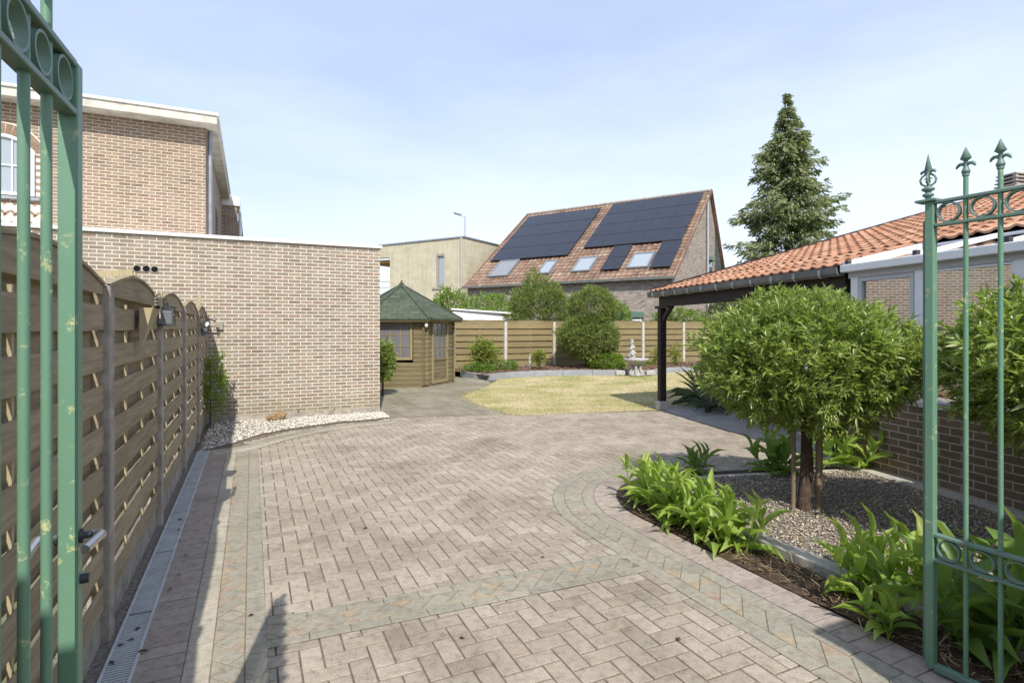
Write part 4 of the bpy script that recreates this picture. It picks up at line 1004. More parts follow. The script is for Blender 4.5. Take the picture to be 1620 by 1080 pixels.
for a,b in ((tpx(1462),tpx(1605)),(tpx(1622),tpx(1800))):
    m=MB(); m.par(HS(a+.0,.0,zz0),ET*.025,EW*.06,ZD*(zz1-zz0)); m.par(HS(b-.025,.0,zz0),ET*.025,EW*.06,ZD*(zz1-zz0)); m.par(HS(a+.025,0,zz1-.02),ET*(b-a-.05),EW*.06,ZD*.02); m.par(HS(a+.025,0,zz0),ET*(b-a-.05),EW*.06,ZD*.02)
    w_=m.build('veranda_window',M['white'],th)
    m=MB(); m.par(HS(a+.025,.03,zz0+.02),ET*(b-a-.05),EW*.006,ZD*(zz1-zz0-.04)); m.build('pane',M['glassdark'],w_)
m=MB(); m.par(HS(tpx(1605),-.01,LWZ+.05),ET*(tpx(1622)-tpx(1605)),EW*.11,ZD*(2.19-LWZ-.05)); m.build('veranda_post',M['white'],th)
# veranda glass roof
rp=lambda t_,s_,dz=0: HS(t_,s_,2.345+ (s_)*(.235/S1)+dz)
m=MB(); m.beam(rp(T1,S1-.02,.0),rp(TEND,S1-.02,.0),.05,.05); vr=m.build('veranda_roof',M['white'],th)
m=MB(); m.beam(rp(T1+.03,-.06,.03),rp(T1+.03,S1,.03),.06,.05); m.build('glazing_bar',M['white'],vr)
for k in range(1,9): m=MB(); m.beam(rp(T1+.03+k*.85,-.06,.02),rp(T1+.03+k*.85,S1,.02),.05,.035); m.build('glazing_bar',M['white'],vr)
m=MB(); m.slab([rp(T1+.03,-.05,.012),rp(TEND,-.05,.012),rp(TEND,S1,.012),rp(T1+.03,S1,.012)],.012); m.build('glass_roof',M['roofglass'],vr)
for k in range(0,9): m=MB(); m.par(HS(T1+.06+k*.85,-.085,2.345),ET*.045,EW*.05,ZD*.05); m.build('end_cap',M['darkmetal'],vr)
# chimney
cp=HS(1.8,RS+.35,TE+PIT*RS-.3); cp=at(1603,300,13.0); cp=Vector((cp.x,cp.y,4.4))
m=MB(); m.box(cp,.42,.42,.50,ET,EW); chm=m.build('chimney',M['ridge'],th)
m=MB()
for i in range(4): m.box(cp+ZD*(.50+i*.085),.50-.02*i,.50-.02*i,.03,ET,EW); 
for i in range(3):
    for sx in (-1,1):
        for sy in (-1,1): m.box(cp+ZD*(.53+i*.085)+ET*.16*sx+EW*.16*sy,.07,.07,.056,ET,EW)
m.build('chimney_cap',M['ridge'],chm)
# ================================================================== GATES
def spear(mb,p,ax,h=.115,s=1.0):
    """arrow head finial with two curled wings"""
    mb.lathe([(.0,0),(.015,.0),(.017,.01),(.012,.02),(.009,.03),(.008,.055),(.016,.062),(.022,.066),(.0,.1205)],p,8)
    for sg in (-1,1):
        c=[p+ax*sg*x+ZD*z for x,z in ((.004,.036),(.014,.044),(.024,.043),(.032,.036),(.037,.026))]
        mb.tube(c,[.007,.0075,.008,.007,.003],6)
def gate(name_label, E, d, bars, stw, hinge_len, cap, n0=-.025, n1=.025):
    """E far (free) end of the leaf; d unit vector from the free end to the hinge"""
    nrm=Vector((-d.y,d.x,0)); 
    gt=thing('iron_gate',(E.x,E.y,0),name_label,'gate','open leaves of the iron gate')
    m=MB(); m.par(E+nrm*n0+ZD*.03,d*stw,nrm*(n1-n0),ZD*2.18); st=m.build('stile',M['verdigris'],gt,bevel=.003)
    # stop strip welded to the stile
    if cap:
        m=MB(); m.par(E-d*.026+nrm*(n0-.004 if False else n1+.0005)+ZD*.03,d*.046,nrm*.005,ZD*2.10); m.build('stop_strip',M['verdigris2'],st)
    rails=[(2.198,.014),(2.09,.014),(.645,.014),(.53,.014),(.02,.03)]
    for z,h in rails:
        m=MB(); m.par(E+d*stw-nrm*.018+ZD*z,d*(hinge_len-stw),nrm*.036,ZD*h); m.build('rail',M['verdigris2'],gt,bevel=.002)
    m=MB(); m.par(E+d*hinge_len-nrm*.025+ZD*.0,d*.06,nrm*.05,ZD*2.3); m.build('hinge_stile',M['verdigris'],gt,bevel=.003)
    prev=stw; zs=(2.09+.014+2.198)/2; zl=(.53+.014+.645)/2
    for i,t_ in enumerate(bars):
        p=E+d*t_; m=MB(); m.tube([p+ZD*.045,p+ZD*2.31],.0098,12); m.build('bar',M['verdigris'],gt)
        m=MB(); m.tube([p+ZD*2.30,p+ZD*2.312],.0135,10); spear(m,p+ZD*2.312,d); m.build('spear_finial',M['verdigris2'],gt)
        c=(prev+ (0 if i==0 else .0)+t_)/2 if i==0 else (bars[i-1]+t_)/2
        gap=(t_-.01)-(prev if i==0 else bars[i-1]+.01)
        for z in (zs,zl):
            r=min(.046,gap/2-.001,.047); q=E+d*((prev+t_-.01)/2 if i==0 else (bars[i-1]+t_)/2)+ZD*z
            m=MB(); m.torus(q,d,ZD,r-.003,.006,.026); m.build('ring',M['verdigris2'],gt)
    if cap:
        m=MB(); c=E+d*(stw/2)+ZD*2.21; m.box(c-d*.01,stw+.05,.075,.012,d,nrm)
        m.build('cap_plate',M['verdigris2'],gt,bevel=.002)
        m=MB(); c=E+d*(stw/2-.012)+ZD*2.222
        m.lathe([(.0,0),(.014,0),(.012,.012),(.022,.018),(.024,.026),(.012,.034),(.012,.038),(.026,.046),(.027,.054),(.014,.062),(.010,.066)],c,12)
        for k in range(4):
            a=math.pi/4*1+math.pi/2*k; ax=Vector((math.cos(a),math.sin(a),0))
            m.tube([c+ax*x+ZD*z for x,z in ((.009,.066),(.026,.078),(.031,.096),(.024,.112),(.009,.122))],.0048,6)
            m.tube([c+ax*x+ZD*z for x,z in ((.016,.098),(.010,.104),(.006,.094),(.010,.084))],.003,5)
        m.tube([c+ZD*.06,c+ZD*.125],.004,6)
        for sg in (-1,1): m.tube([c+d*sg*x+ZD*z for x,z in ((.004,.128),(.018,.138),(.028,.134),(.031,.126))],[.007,.008,.007,.004],6)
        m.lathe([(.008,.12),(.012,.128),(.009,.138),(.015,.146),(.0,.222)],c,8); m.build('ornate_finial',M['verdigris2'],gt)
    return gt,nrm
ER=Vector((1.955,2.655,0)); dR=Vector((.467,-.884,0)).normalized()
def bart(E,d,px): r=(px-CX)/F; return (r*E.y-E.x)/(d.x-r*d.y)
b1,b2=bart(ER,dR,1528),bart(ER,dR,1583)
ER=ER+dR*.022
b1,b2=bart(ER,dR,1528),bart(ER,dR,1583)
gR,_=gate('right leaf of a green painted iron gate, its free stile topped by an ornate finial',ER,dR,[b1+(b2-b1)*k for k in range(10)],.036,b1+(b2-b1)*10,True,-.019,.019)
dL=Vector((.379,-.925,0)).normalized(); EL=Vector((-.978,1.268,0))-Vector((.925,.379,0))*.0185
c1,c2=bart(EL,dL,73.5),bart(EL,dL,37.5)
gL,nl=gate('left leaf of the green iron gate close to the camera, with a steel lever handle',EL,dL,[c1,c2,c2+.115,c2+.24,c2+.365,c2+.49,c2+.615,c2+.74],.035,c2+.87,False,-.0185,.0185)
# handle on the left leaf: lever towards the yard and one on the other side
nv=Vector((dL.y,-dL.x,0)); nv=nv if nv.dot(VD)>0 else -nv
def g_at(E,d,px,py,off=0): 
    t_=bart(E,d,px); p=E+d*t_; return p+ZD*(H+(CY-py)/F*p.y)
c=EL+ZD*1.152
for sg in (1,-1):
    hd=MB(); hd.tube([c+dL*.018+nv*sg*.018,c+dL*.012+nv*sg*.045],.008,10); hd.tube([c+dL*.018+nv*sg*.018,c+dL*.017+nv*sg*.025],.016,12); sp_=hd.build('spindle',M['darkmetal'],gL)
    hd=MB(); hd.tube([c+dL*.012+nv*sg*.040,c+dL*.012+nv*sg*.054,c+dL*.022+nv*sg*.060,c+dL*.05+nv*sg*.056-ZD*.001,c+dL*.105+nv*sg*.050-ZD*.004],[.0085,.009,.0095,.0095,.0105],12); hd.build('lever_handle',M['steel'],gL)
hd=MB(); hd.tube([EL+ZD*1.054+dL*.014+nv*.018,EL+ZD*1.054+dL*.012+nv*.034],.011,12); hd.build('lock_cylinder',M['darkmetal'],gL)
# brick gate pillars beside the camera (outside the frame, they throw the shade low on the gate)
HUL=(EL+dL*(c2+.95)); u0,v0=uv_of(HUL)
def pillar(u0,u1,v0,v1,h,label):
    p=thing('gate_pillar',W((u0+u1)/2,(v0+v1)/2,0),label,'pillar')
    m=MB(); m.par(W(u0,v0,-.1),UD*(u1-u0),VD*(v1-v0),ZD*(h+.1)); m.build('shaft',M['ext_brick'],p)
    m=MB(); m.par(W(u0-.03,v0-.03,h),UD*(u1-u0+.06),VD*(v1-v0+.06),ZD*.06); m.build('cap',M['kerb'],p)
pillar(-.60,-.16,-.95,-.36,2.64,'brick gate pillar at the hinge of the left leaf')
pillar(-.62,-.18,2.20,3.6,2.27,'unseen brick gate pillar at the hinge of the right leaf, widened for its shadow')  # unseen, stretched into the gateway to shape the shadow on gate and paving
# ================================================================== LANTERNS and small fence things
def lantern(c, w, h, label, spot=False):
    t_=thing('lantern',c,label,'lantern','lanterns hung on the left fence posts')
    m=MB(); ax,ay=VD,UD
    for z,s_,hh in ((0,1.0,.012),(h-.012,1.12,.012)): m.box(c+ZD*z,w*s_,w*s_,hh,ax,ay)
    for sx in (-1,1):
        for sy in (-1,1): m.box(c+ax*sx*w*.46+ay*sy*w*.46+ZD*.012,.007,.007,h-.024,ax,ay)
    for i in range(1,9):
        z=.02+i*(h-.05)/9
        for s_ in (-1,1): m.box(c+ay*s_*w*.46+ZD*z,w*.9,.003,.003,ax,ay); m.box(c+ax*s_*w*.46+ZD*z,.003,w*.9,.003,ax,ay)
    m.build('cage',M['darkmetal'],t_)
    m=MB(); m.box(c+ZD*.016,w*.74,w*.74,h-.04,ax,ay); m.build('glass',M['glassgrey'],t_)
    m=MB(); m.tube([c+ZD*h,c+ZD*(h+.03)],.018,8); m.tube([c+ZD*(h+.03)+VD*-.03,c+ZD*(h+.055),c+ZD*(h+.05)-VD*.07],.005,6); m.build('hook',M['darkmetal'],t_)
lantern(W(5.32,-.635,1.635),.125,.16,'larger wire cage lantern on the second visible post of the left fence')
lantern(W(9.0,-.60,1.50),.085,.13,'smaller wire cage lantern on a far post of the left fence')
# wedge shaped wooden wall planter with slatted top
pc=thing('wall_planter',W(4.3,-.66,1.50),'wedge shaped wooden planter with a slatted top, hung on the left fence','planter')
m=MB(); B=W(4.30,-.66,1.50)
def PP(a,o_,z): return B+UD*a+VD*o_+ZD*z
vs=[PP(0,0,0),PP(.03,0,0),PP(.03,.012,0),PP(0,.012,0),PP(.0,0,.25),PP(.34,0,.25),PP(.34,.075,.25),PP(.0,.075,.25)]
m.add(vs,[(3,2,6,7),(0,3,7,4),(1,5,6,2),(0,4,5,1)]); m.build('trough',M['batten'],pc)
for i in range(4):
    m=MB(); m.beam(PP(.02,.085,.27+i*.022),PP(.34,.085,.29+i*.022),.008,.011); m.build('slat',M['batten'],pc)
m=MB(); m.beam(PP(.16,.093,.18),PP(.24,.093,.37),.008,.016); m.build('slat',M['batten'],pc)
for (u_,z,lab) in ((8.86,1.66,'white capped spotlight clipped to the fence beside the small lantern'),(10.45,1.76,'small metal spotlight at the far end of the left fence')):
    sp=thing('spotlight',W(u_,-.6,z),lab,'spotlight')
    m=MB(); m.tube([W(u_,-.66,z),W(u_+.02,-.54,z-.03)],.012,8); m.build('arm',M['darkmetal'],sp)
    m=MB(); m.tube([W(u_-.03,-.57,z-.025),W(u_+.0,-.565,z),W(u_+.03,-.56,z+.015)],[.014,.022,.025],12); m.build('head',M['white'] if u_<10 else M['steel'],sp)
# timber propped against the annex behind the fence
m=MB(); c=wallpt(205,434,10.3); m.par(Vector((c.x,c.y,0)),VD*.09,UD*.06,ZD*2.45); m.beam(wallpt(150,434,10.2),wallpt(210,431,10.2),.04,.10); tag(m.build('timber_rack',M['batten']),'pale timber rail and upright just behind the left fence, below the three vent pipes','rack')
m=MB(); c=wallpt(311,478,10.4); m.beam(c-ZD*.3,c+ZD*.12+VD*.04,.03,.05); tag(m.build('wooden_stake',M['batten']),'short slanting wooden lath sticking up behind the far end of the left fence','stake')
# rock
m=MB(); c=wallpt(426,661,10.45); c.z=.0
import bmesh
bm=bmesh.new(); bmesh.ops.create_icosphere(bm,subdivisions=3,radius=1)
for v in bm.verts:
    k=1+.22*noise.noise(v.co*1.7)+.10*noise.noise(v.co*5); v.co*=k; v.co=Vector((v.co.x*.165,v.co.y*.10,v.co.z*.075)); v.co=Vector((v.co.x,max(-.07,v.co.y),max(-.05,min(.062,v.co.z))))
me=bpy.data.meshes.new('rock'); bm.to_mesh(me); bm.free(); me.materials.append(M['rock']); o=bpy.data.objects.new('rock',me); COL.objects.link(o); o.location=W(10.50,.40,.075); o.rotation_euler=(0,-.18,R(28)); tag(o,'brown split rock lying on the white gravel against the annex wall','rock')
# ================================================================== FOUNTAIN
fo=G(1006,594); ft=thing('garden_fountain',fo,'grey carved stone fountain with round basin and spiral figure on the lawn edge','fountain')
m=MB(); m.lathe([(.0,.0),(.27,0),(.27,.06),(.20,.10),(.16,.16),(.13,.26),(.15,.34),(.22,.40),(.0,.40)],fo,14,True)
for k in range(7):
    a=2*math.pi*k/7; ax=Vector((math.cos(a),math.sin(a),0)); m.tube([fo+ax*.20+ZD*.02,fo+ax*.24+ZD*.12,fo+ax*.17+ZD*.22,fo+ax*.19+ZD*.36],[.05,.06,.045,.05],7)
m.build('pedestal',M['stone'],ft)
m=MB(); m.lathe([(.0,.36),(.20,.38),(.33,.45),(.41,.52),(.43,.56),(.41,.585),(.37,.585),(.34,.55),(.2,.50),(.0,.49)],fo,24); m.build('basin',M['stone'],ft)
m=MB(); fo2=fo-Vector((.22,0,0))*.6
for i in range(16):
    a=i*1.15; r=.13*(1-i/17); z=.56+i*.038; m.lathe([(0,-.055),(.05,-.035),(.065,0),(.05,.035),(0,.055)],fo2+Vector((math.cos(a)*r,math.sin(a)*r,z)),8)
m.lathe([(.10,.50),(.13,.6),(.10,.75),(.07,.95),(.045,1.08),(.055,1.14),(.05,1.2),(.0,1.235)],fo2,10); m.build('figure',M['stone'],ft)
for dx,lab in ((-.52,'rough stone block on the left of the fountain'),(.50,'rough stone block on the right of the fountain')):
    m=MB(); m.box(fo+Vector((dx,.05,0)),.32,.2,.17); tag(m.build('stone_block',M['stone'],bevel=.03),lab,'stone')
# wooden marker stake in far bed
p=at(838.5,583,20.3); p.z=.1; m=MB(); m.tube([p,p+ZD*.28,p+ZD*.56],[.055,.05,.04],8); tag(m.build('wooden_stake',M['concrete']),'short pale stake standing in the bark bed beside the small yellow shrub','stake')
# ================================================================== PLANTS
def bush(name,label,cat,base,c,rad,ntw,per,ll,lw,mat,up=.5,fill=.25,lump=.25,lsc=1.6,spread=.8,group=None,trunk=None,LT=LEAF,zcut=None,seed=0,into=None):
    t_=into or thing(name,base,label,cat,group)
    c=np.array(c); rad=np.array(rad)
    d=unit(ntw); r=1-np.abs(rng.normal(0,fill,ntw)); r=np.clip(r,.12,1.03)
    lf_=np.array([1+lump*noise.noise(Vector(tuple(x*lsc+seed)))*1.5+lump*.5*noise.noise(Vector(tuple(x*lsc*3+seed))) for x in d])
    P=c+d*rad*(r*lf_)[:,None]
    keep=np.ones(len(P),bool)
    if zcut is not None: keep=P[:,2]>zcut
    P=P[keep]; dd=d[keep]; n=len(P)
    ax=dd*spread+np.array([0,0,up])+unit(n)*.45; ax/=np.linalg.norm(ax,axis=1,keepdims=True)
    fr=frames(ax)
    pos=[];dirs=[]
    for j in range(per):
        a=rng.random(n)*6.28; th_=.35+.75*rng.random(n)
        l=fr[:,:,0]*(np.sin(th_)*np.cos(a))[:,None]+fr[:,:,2]*(np.sin(th_)*np.sin(a))[:,None]+fr[:,:,1]*np.cos(th_)[:,None]
        pos.append(P+ax*(rng.random(n)*ll*.9)[:,None]); dirs.append(l)
    pos=np.concatenate(pos); dirs=np.concatenate(dirs); m=len(pos); s=ll*(.45+.95*rng.random(m)**1.3)
    bulk('foliage',LT[0],LT[1],pos,frames(dirs,rng.normal(0,.5,m)),np.stack([lw*(.7+.5*rng.random(m)),s,s*.8],1),mat,t_)
    if 'laurel' in label or 'shrub' in name:
        kk=min(n,260); tw=MB(); cc=Vector(tuple(c))
        for j in range(0,n,max(1,n//kk)):
            q=Vector(tuple(P[j])); tw.tube([cc.lerp(q,.45)+Vector((0,0,-.1*rad[2])),q],[.006 if rad[0]<1.2 else .012,.002],4,cap=False)
        tw.build('twigs',M['bark'],t_)
    if trunk: 
        mb=MB()
        for pts,rr in trunk: mb.tube(pts,rr,9)
        mb.build('stem' if name!='ball_tree' and 'tree' not in name else 'trunk',M['bark'],t_)
    return t_
def limbs(b,c,rad,n,r0,k=.85):
    out=[]; b=Vector(b); c=Vector(c)
    for i in range(n):
        a=6.28*i/n+random.random(); e=c+Vector((math.cos(a)*rad[0],math.sin(a)*rad[1],rad[2]*random.uniform(-.3,.8)))*k
        mid=b.lerp(e,.5)+Vector((0,0,-.15*rad[2])); out.append(([b,mid,e],[r0,r0*.6,r0*.2]))
    return out
# ball tree 1
tb=G(1278,803,.05); tc=Vector((2.80,5.15,1.33)); tb=Vector((2.58,4.86,.04))
tb=G(1272,806,.045); tc=Vector((tb.x+.04,tb.y+.05,1.305))
tr=[([tb,tb+Vector((.01,0,.3)),tb+Vector((.03,.02,.65)),tb+Vector((.0,.03,.95))],[.06,.043,.04,.038])]
tr+=[([tb+Vector((.04,.02,.02)),tb+Vector((.055,.0,.35)),tb+Vector((.03,-.01,.8))],[.036,.026,.022])]+limbs(tb+Vector((0,.03,.93)),tc+ZD*.1,(.8,.8,.4),8,.024)
bush('ball_tree','clipped laurel ball tree on a short dark trunk, in the middle of the gravel bed','tree',tb,tc,(.87,.85,.575),4300,9,.074,.0185,M['leaf_laurel'],up=.55,fill=.26,lump=.14,lsc=2.6,trunk=tr,LT=LEAF,zcut=.70)
for dx,dy,rr,h_,lab in ((.115,-.02,.028,1.0,'thick round wooden stake on the right of the ball tree trunk'),(-.10,-.01,.018,.95,'thin round wooden stake on the left of the ball tree trunk')):
    m=MB(); p=tb+Vector((dx,dy,-.02)); m.tube([p,p+Vector((.005,0,h_/2)),p+Vector((0,0,h_))],rr,10); tag(m.build('tree_stake',M['stake']),lab,'stake')
# ball tree 2
tb2=Vector((3.72,3.50,.04)); tc2=Vector((3.72,3.58,1.34))
bush('ball_tree','second laurel ball tree in shade against the veranda, seen through the right gate leaf','tree',tb2,tc2,(.76,.74,.58),2300,9,.088,.024,M['leaf_laurel'],up=.4,fill=.25,lump=.16,lsc=2.2,seed=5,trunk=[([tb2,tb2+ZD*.5,tb2+ZD*1.1],[.06,.05,.04])]+limbs(tb2+ZD*.8,tc2,(.7,.7,.5),8,.03),zcut=.78)
# lily / hosta like plants
def lily(name,label,b,nst,h,ll,lw,mat,spread=.16,group='broad leaved plants in the gravel and soil bed',lean=.3,nl=6,cat='plant'):
    t_=thing(name,b,label,cat,group); st=MB(); P=[];D=[];S=[]
    for i in range(nst):
        a=random.random()*6.28; r=spread*math.sqrt(random.random()); o_=Vector((math.cos(a)*r,math.sin(a)*r,0)); hh=h*random.uniform(.6,.95)
        tip=o_*(1.6+lean)+ZD*hh*.8; st.tube([b+o_,b+o_.lerp(tip,.5)+ZD*.0,b+tip],[.008,.006,.004],5)
        a0=random.random()*6.28
        for j in range(nl):
            f=(j+.6)/nl; p=b+o_.lerp(tip,f*.95); aa=a0+j*2.4+random.uniform(-.3,.3)
            el=.12+1.25*f**1.1+random.uniform(-.12,.15)
            dv=Vector((math.cos(aa)*math.cos(el),math.sin(aa)*math.cos(el),math.sin(el)))
            P.append(p);D.append(dv); L_=ll*random.uniform(.75,1.1)*(1-.25*abs(f-.55)); S.append((lw*random.uniform(.8,1.15)*(.7+.3*(1-f)),L_,L_*.9))
    P=np.array(P);D=np.array(D); bulk('foliage',LEAF_L[0],LEAF_L[1],P,frames(D,rng.normal(0,.25,len(P))),np.array(S),mat,t_,smooth=True)
    st.build('stems',M['leaf_hosta'],t_)
LAB=['first upright bright green lily plant at the rounded tip of the bed','second upright bright green lily plant in the row along the paving edge','third upright bright green lily plant in the middle of the row along the paving edge','fourth bright green lily plant in the row, nearly at its near end','nearest bright green lily plant of the row, with broad drooping leaves']
for (px,py,h_,n_),lab in zip(((1012,794,.44,7),(1046,812,.47,8),(1085,830,.46,8),(1122,850,.50,7),(1165,864,.44,7)),LAB):
    lily('lily_plant',lab,G(px,py,.02),n_,h_,.27,.075,M['leaf_hosta'],spread=.12)
lily('lily_plant','small shaded lily plant at the back of the bed behind the bright row',G(1103,748,.02),5,.26,.24,.05,M['leaf_hostadk'],spread=.1,lean=.6)
lily('lily_plant','dark broad leaved plant just behind and left of the ball tree trunk',G(1232,746,.02),9,.46,.30,.11,M['leaf_hostadk'],spread=.2)
lily('lily_plant','light green broad leaved plant against the brick plinth, right of the ball tree trunk',G(1330,741,.03),9,.46,.30,.10,M['leaf_hosta'],spread=.2)
lily('lily_plant','bright spiky lily plant by the paving edge, left of the right gate leaf',G(1356,948,.02),6,.44,.25,.08,M['leaf_hosta'],spread=.11)
lily('lily_plant','bright lily plant touching the stile of the right gate leaf',G(1424,950,.02),7,.47,.24,.085,M['leaf_hosta'],spread=.12)
lily('lily_plant','big shaded lily plant seen through the bars of the right gate leaf',Vector((2.40,2.80,.02)),8,.55,.34,.12,M['leaf_hostadk'],spread=.16)
lily('lily_plant','big shaded lily plant at the right edge behind the gate leaf',Vector((2.72,2.78,.02)),7,.55,.36,.13,M['leaf_hostadk'],spread=.16)
lily('lily_plant','low lily plant at the foot of the right gate stile',Vector((2.0,2.98,.02)),4,.2,.18,.07,M['leaf_hosta'],spread=.06,lean=.6)
# tall conifer
def conifer(label,b,h,rb,n,mat):
    t_=thing('conifer_tree',b,label,'tree'); mb=MB(); mb.tube([b,b+ZD*h*.5,b+ZD*h*.98],[.28,.16,.02],8)
    P=[];D=[];S=[]
    for i in range(n):
        f=random.random()**.8; z=h*(.06+.93*f); a_off=random.random(); rr=rb*(1-f)**.68*random.choice((.6,.78,.92,1.0,1.08))*random.uniform(.85,1.1)*(1+.2*math.sin(f*34+a_off*2.5))*(1-f**9)+.06
        a=random.random()*6.28; dv=Vector((math.cos(a),math.sin(a),0)); 
        p0=b+ZD*z; p1=b+dv*rr*.55+ZD*(z-rr*.12); p2=b+dv*rr+ZD*(z-rr*.10)
        if i%3==0: mb.tube([p0,p1,p2],[.03,.02,.008],4,cap=False)
        k=int(14+rr*16)
        for j in range(k):
            q=random.random()**.5; p=(p0.lerp(p1,q*2) if q<.5 else p1.lerp(p2,(q-.5)*2)); side=Vector((-dv.y,dv.x,0))*random.uniform(-1,1)
            p=p+side*.35*rr*.3+Vector((0,0,random.uniform(-.25,.06)))
            d_=dv*.8+side*.8+ZD*random.uniform(-.9,.15); P.append(p);D.append(d_); s=random.uniform(.18,.46)*(1 if f<.85 else .7); S.append((s*.5,s,s*.6))
    P=np.array(P);D=np.array(D); bulk('foliage',SPRAY[0],SPRAY[1],P,frames(D,rng.normal(0,.7,len(P))),np.array(S),mat,t_); mb.build('trunk',M['bark'],t_)
cpos=at(1246,518,35); conifer('tall dark conifer towering behind the orange tiled roof',Vector((cpos.x,35,0)),16.5,4.2,680,M['leaf_conifer'])
# round thuja, low box, shrubs in the far bed
c=at(930,520,20.4); b_=Vector((c.x,20.6,.12))
t2=[([b_,b_+ZD*.6,b_+ZD*1.6,b_+ZD*2.4],[.10,.07,.05,.03])]
tj=bush('thuja_shrub','large dense conifer shrub clipped into two stacked balls, in front of the far fence','shrub',b_,(c.x,20.4,1.22),(1.05,.95,.74),4600,4,.11,.04,M['leaf_thuja'],up=.7,fill=.10,lump=.16,lsc=3,trunk=t2,LT=SPRAY,zcut=.45)
bush('thuja_shrub','','shrub',b_,(at(936,490,20.8).x,20.6,2.30),(.80,.8,.74),3200,4,.11,.04,M['leaf_thuja'],up=.8,fill=.10,lump=.18,lsc=3,LT=SPRAY,seed=3,into=tj)
c=at(961,571,20.0); bush('box_shrub','low bright green box bush between the clipped conifer and the fountain','shrub',(c.x,20,.12),(c.x,20.0,.33),(.72,.5,.33),2200,4,.06,.03,M['leaf_bright'],up=.6,fill=.12,lump=.12,zcut=.12)
c=at(765,570,19.0); bush('yellow_shrub','loose yellow green shrub in the far bed right of the cabin','shrub',(c.x,19,.1),(c.x,19,.70),(.46,.45,.50),700,6,.085,.035,M['leaf_yellow'],up=.6,fill=.3,lump=.35,lsc=2.5,trunk=[([Vector((c.x,19,.1)),Vector((c.x+random.uniform(-.3,.3),19,.8))],[.02,.01]) for _ in range(6)])
c=at(760,592,18.6); bush('low_plant','dark low plants at the foot of the yellow green shrub','plant',(c.x,18.6,.1),(c.x,18.6,.2),(.6,.4,.2),420,5,.09,.035,M['leaf_hostadk'],up=.6,fill=.3,zcut=.1)
c=at(803,585,19.4); bush('low_plant','dark low plant at the foot of a fence post, left of the pale stake','plant',(c.x,19.4,.1),(c.x,19.4,.24),(.42,.35,.2),340,5,.08,.03,M['leaf_hostadk'],up=.6,fill=.3,zcut=.1)
c=at(853,563,19.8); bush('yellow_shrub','tiny yellow shrub beside the pale stake in the bark bed','shrub',(c.x,19.8,.1),(c.x,19.8,.55),(.26,.25,.24),240,6,.07,.03,M['leaf_yellow'],up=.6,fill=.3,lump=.3,trunk=[([Vector((c.x,19.8,.1)),Vector((c.x+x,19.8,.5))],[.015,.008]) for x in (-.1,0,.1)])
for px,lab,top in ((1040,'thin climbing plant on the far fence left of the carport post',548),(1068,'thin climbing plant on the far fence right of the carport post',545),(1026,'low leafy plant at the far fence behind the fountain',575)):
    c=at(px,580,22.0); zt=at(px,top,22).z; bush('climbing_plant',lab,'plant',(c.x,22,.1),(c.x,22.0,(zt+.1)/2),(.28,.15,(zt-.1)/2),170,5,.09,.035,M['leaf_yellow'],up=.3,fill=.5,lump=.4,trunk=[([Vector((c.x+random.uniform(-.2,.2),22,.1)),Vector((c.x+random.uniform(-.25,.25),22.1,zt*.9))],[.012,.006]) for _ in range(4)])
# hedges and shrubs behind the far fence
def hedge(label,px0,px1,top,Y,mat,n,ll=.16,lw=.06,name='hedge_shrub',up=.8,lump=.25,LT=LEAF,per=4,seed=0):
    a,b=at(px0,top,Y),at(px1,top,Y); cx=(a.x+b.x)/2; z=a.z; bush(name,label,'shrub',(cx,Y,0),(cx,Y,z*.5+.3),((b.x-a.x)/2,.9,z*.5-.25),n,per,ll,lw,mat,up=up,fill=.13,lump=lump,lsc=2.3,LT=LT,seed=seed,trunk=[([Vector((cx,Y,0)),Vector((cx,Y,z*.6))],[.08,.04])])
hedge('light green shrub behind the far fence, next to the cabin roof',683,742,462,26.5,M['leaf_hedge'],1500,seed=1)
hedge('light green shrub behind the far fence, between cream house and tall feathery shrub',736,812,468,26.8,M['leaf_hedge'],1500,seed=2)
hedge('tall feathery grey green shrub behind the white carport roof',806,902,449,25.5,M['leaf_thuja'],3400,.24,.05,'feathery_shrub',1.6,.3,SPRAY,4,3)
hedge('light green shrub behind the fence right of the clipped conifer',955,996,482,25.8,M['leaf_hedge'],900,seed=4)
hedge('light green shrub behind the fence right of the carport post',1030,1112,491,26.5,M['leaf_hedge'],1100,seed=6)
hedge('dark leafy shrub under the carport eave beyond the ball tree',1118,1190,470,25.8,M['leaf_conifer'],1400,seed=8)
# laurel at annex corner, creeper at the fence end
c=at(612,565,13.3); bush('laurel_shrub','glossy laurel shrub at the corner of the annex in front of the cabin window','shrub',(c.x-.05,13.3,0),(c.x-.12,13.3,.82),(.33,.33,.46),700,7,.085,.03,M['leaf_laurel'],up=.5,fill=.3,lump=.2,trunk=[([Vector((c.x-.1,13.3,0)),Vector((c.x-.1,13.3,.7))],[.03,.02])])
c=W(10.2,-.60,0); bush('creeper','green creeper growing up the far end of the left fence against the annex wall','plant',c,(W(10.2,-.52,.72)),(.15,.2,.48),260,5,.075,.022,M['leaf_hedge'],up=.1,fill=.35,lump=.4,trunk=[([c,c+ZD*.5,c+ZD*1.1],[.01,.008,.004])])
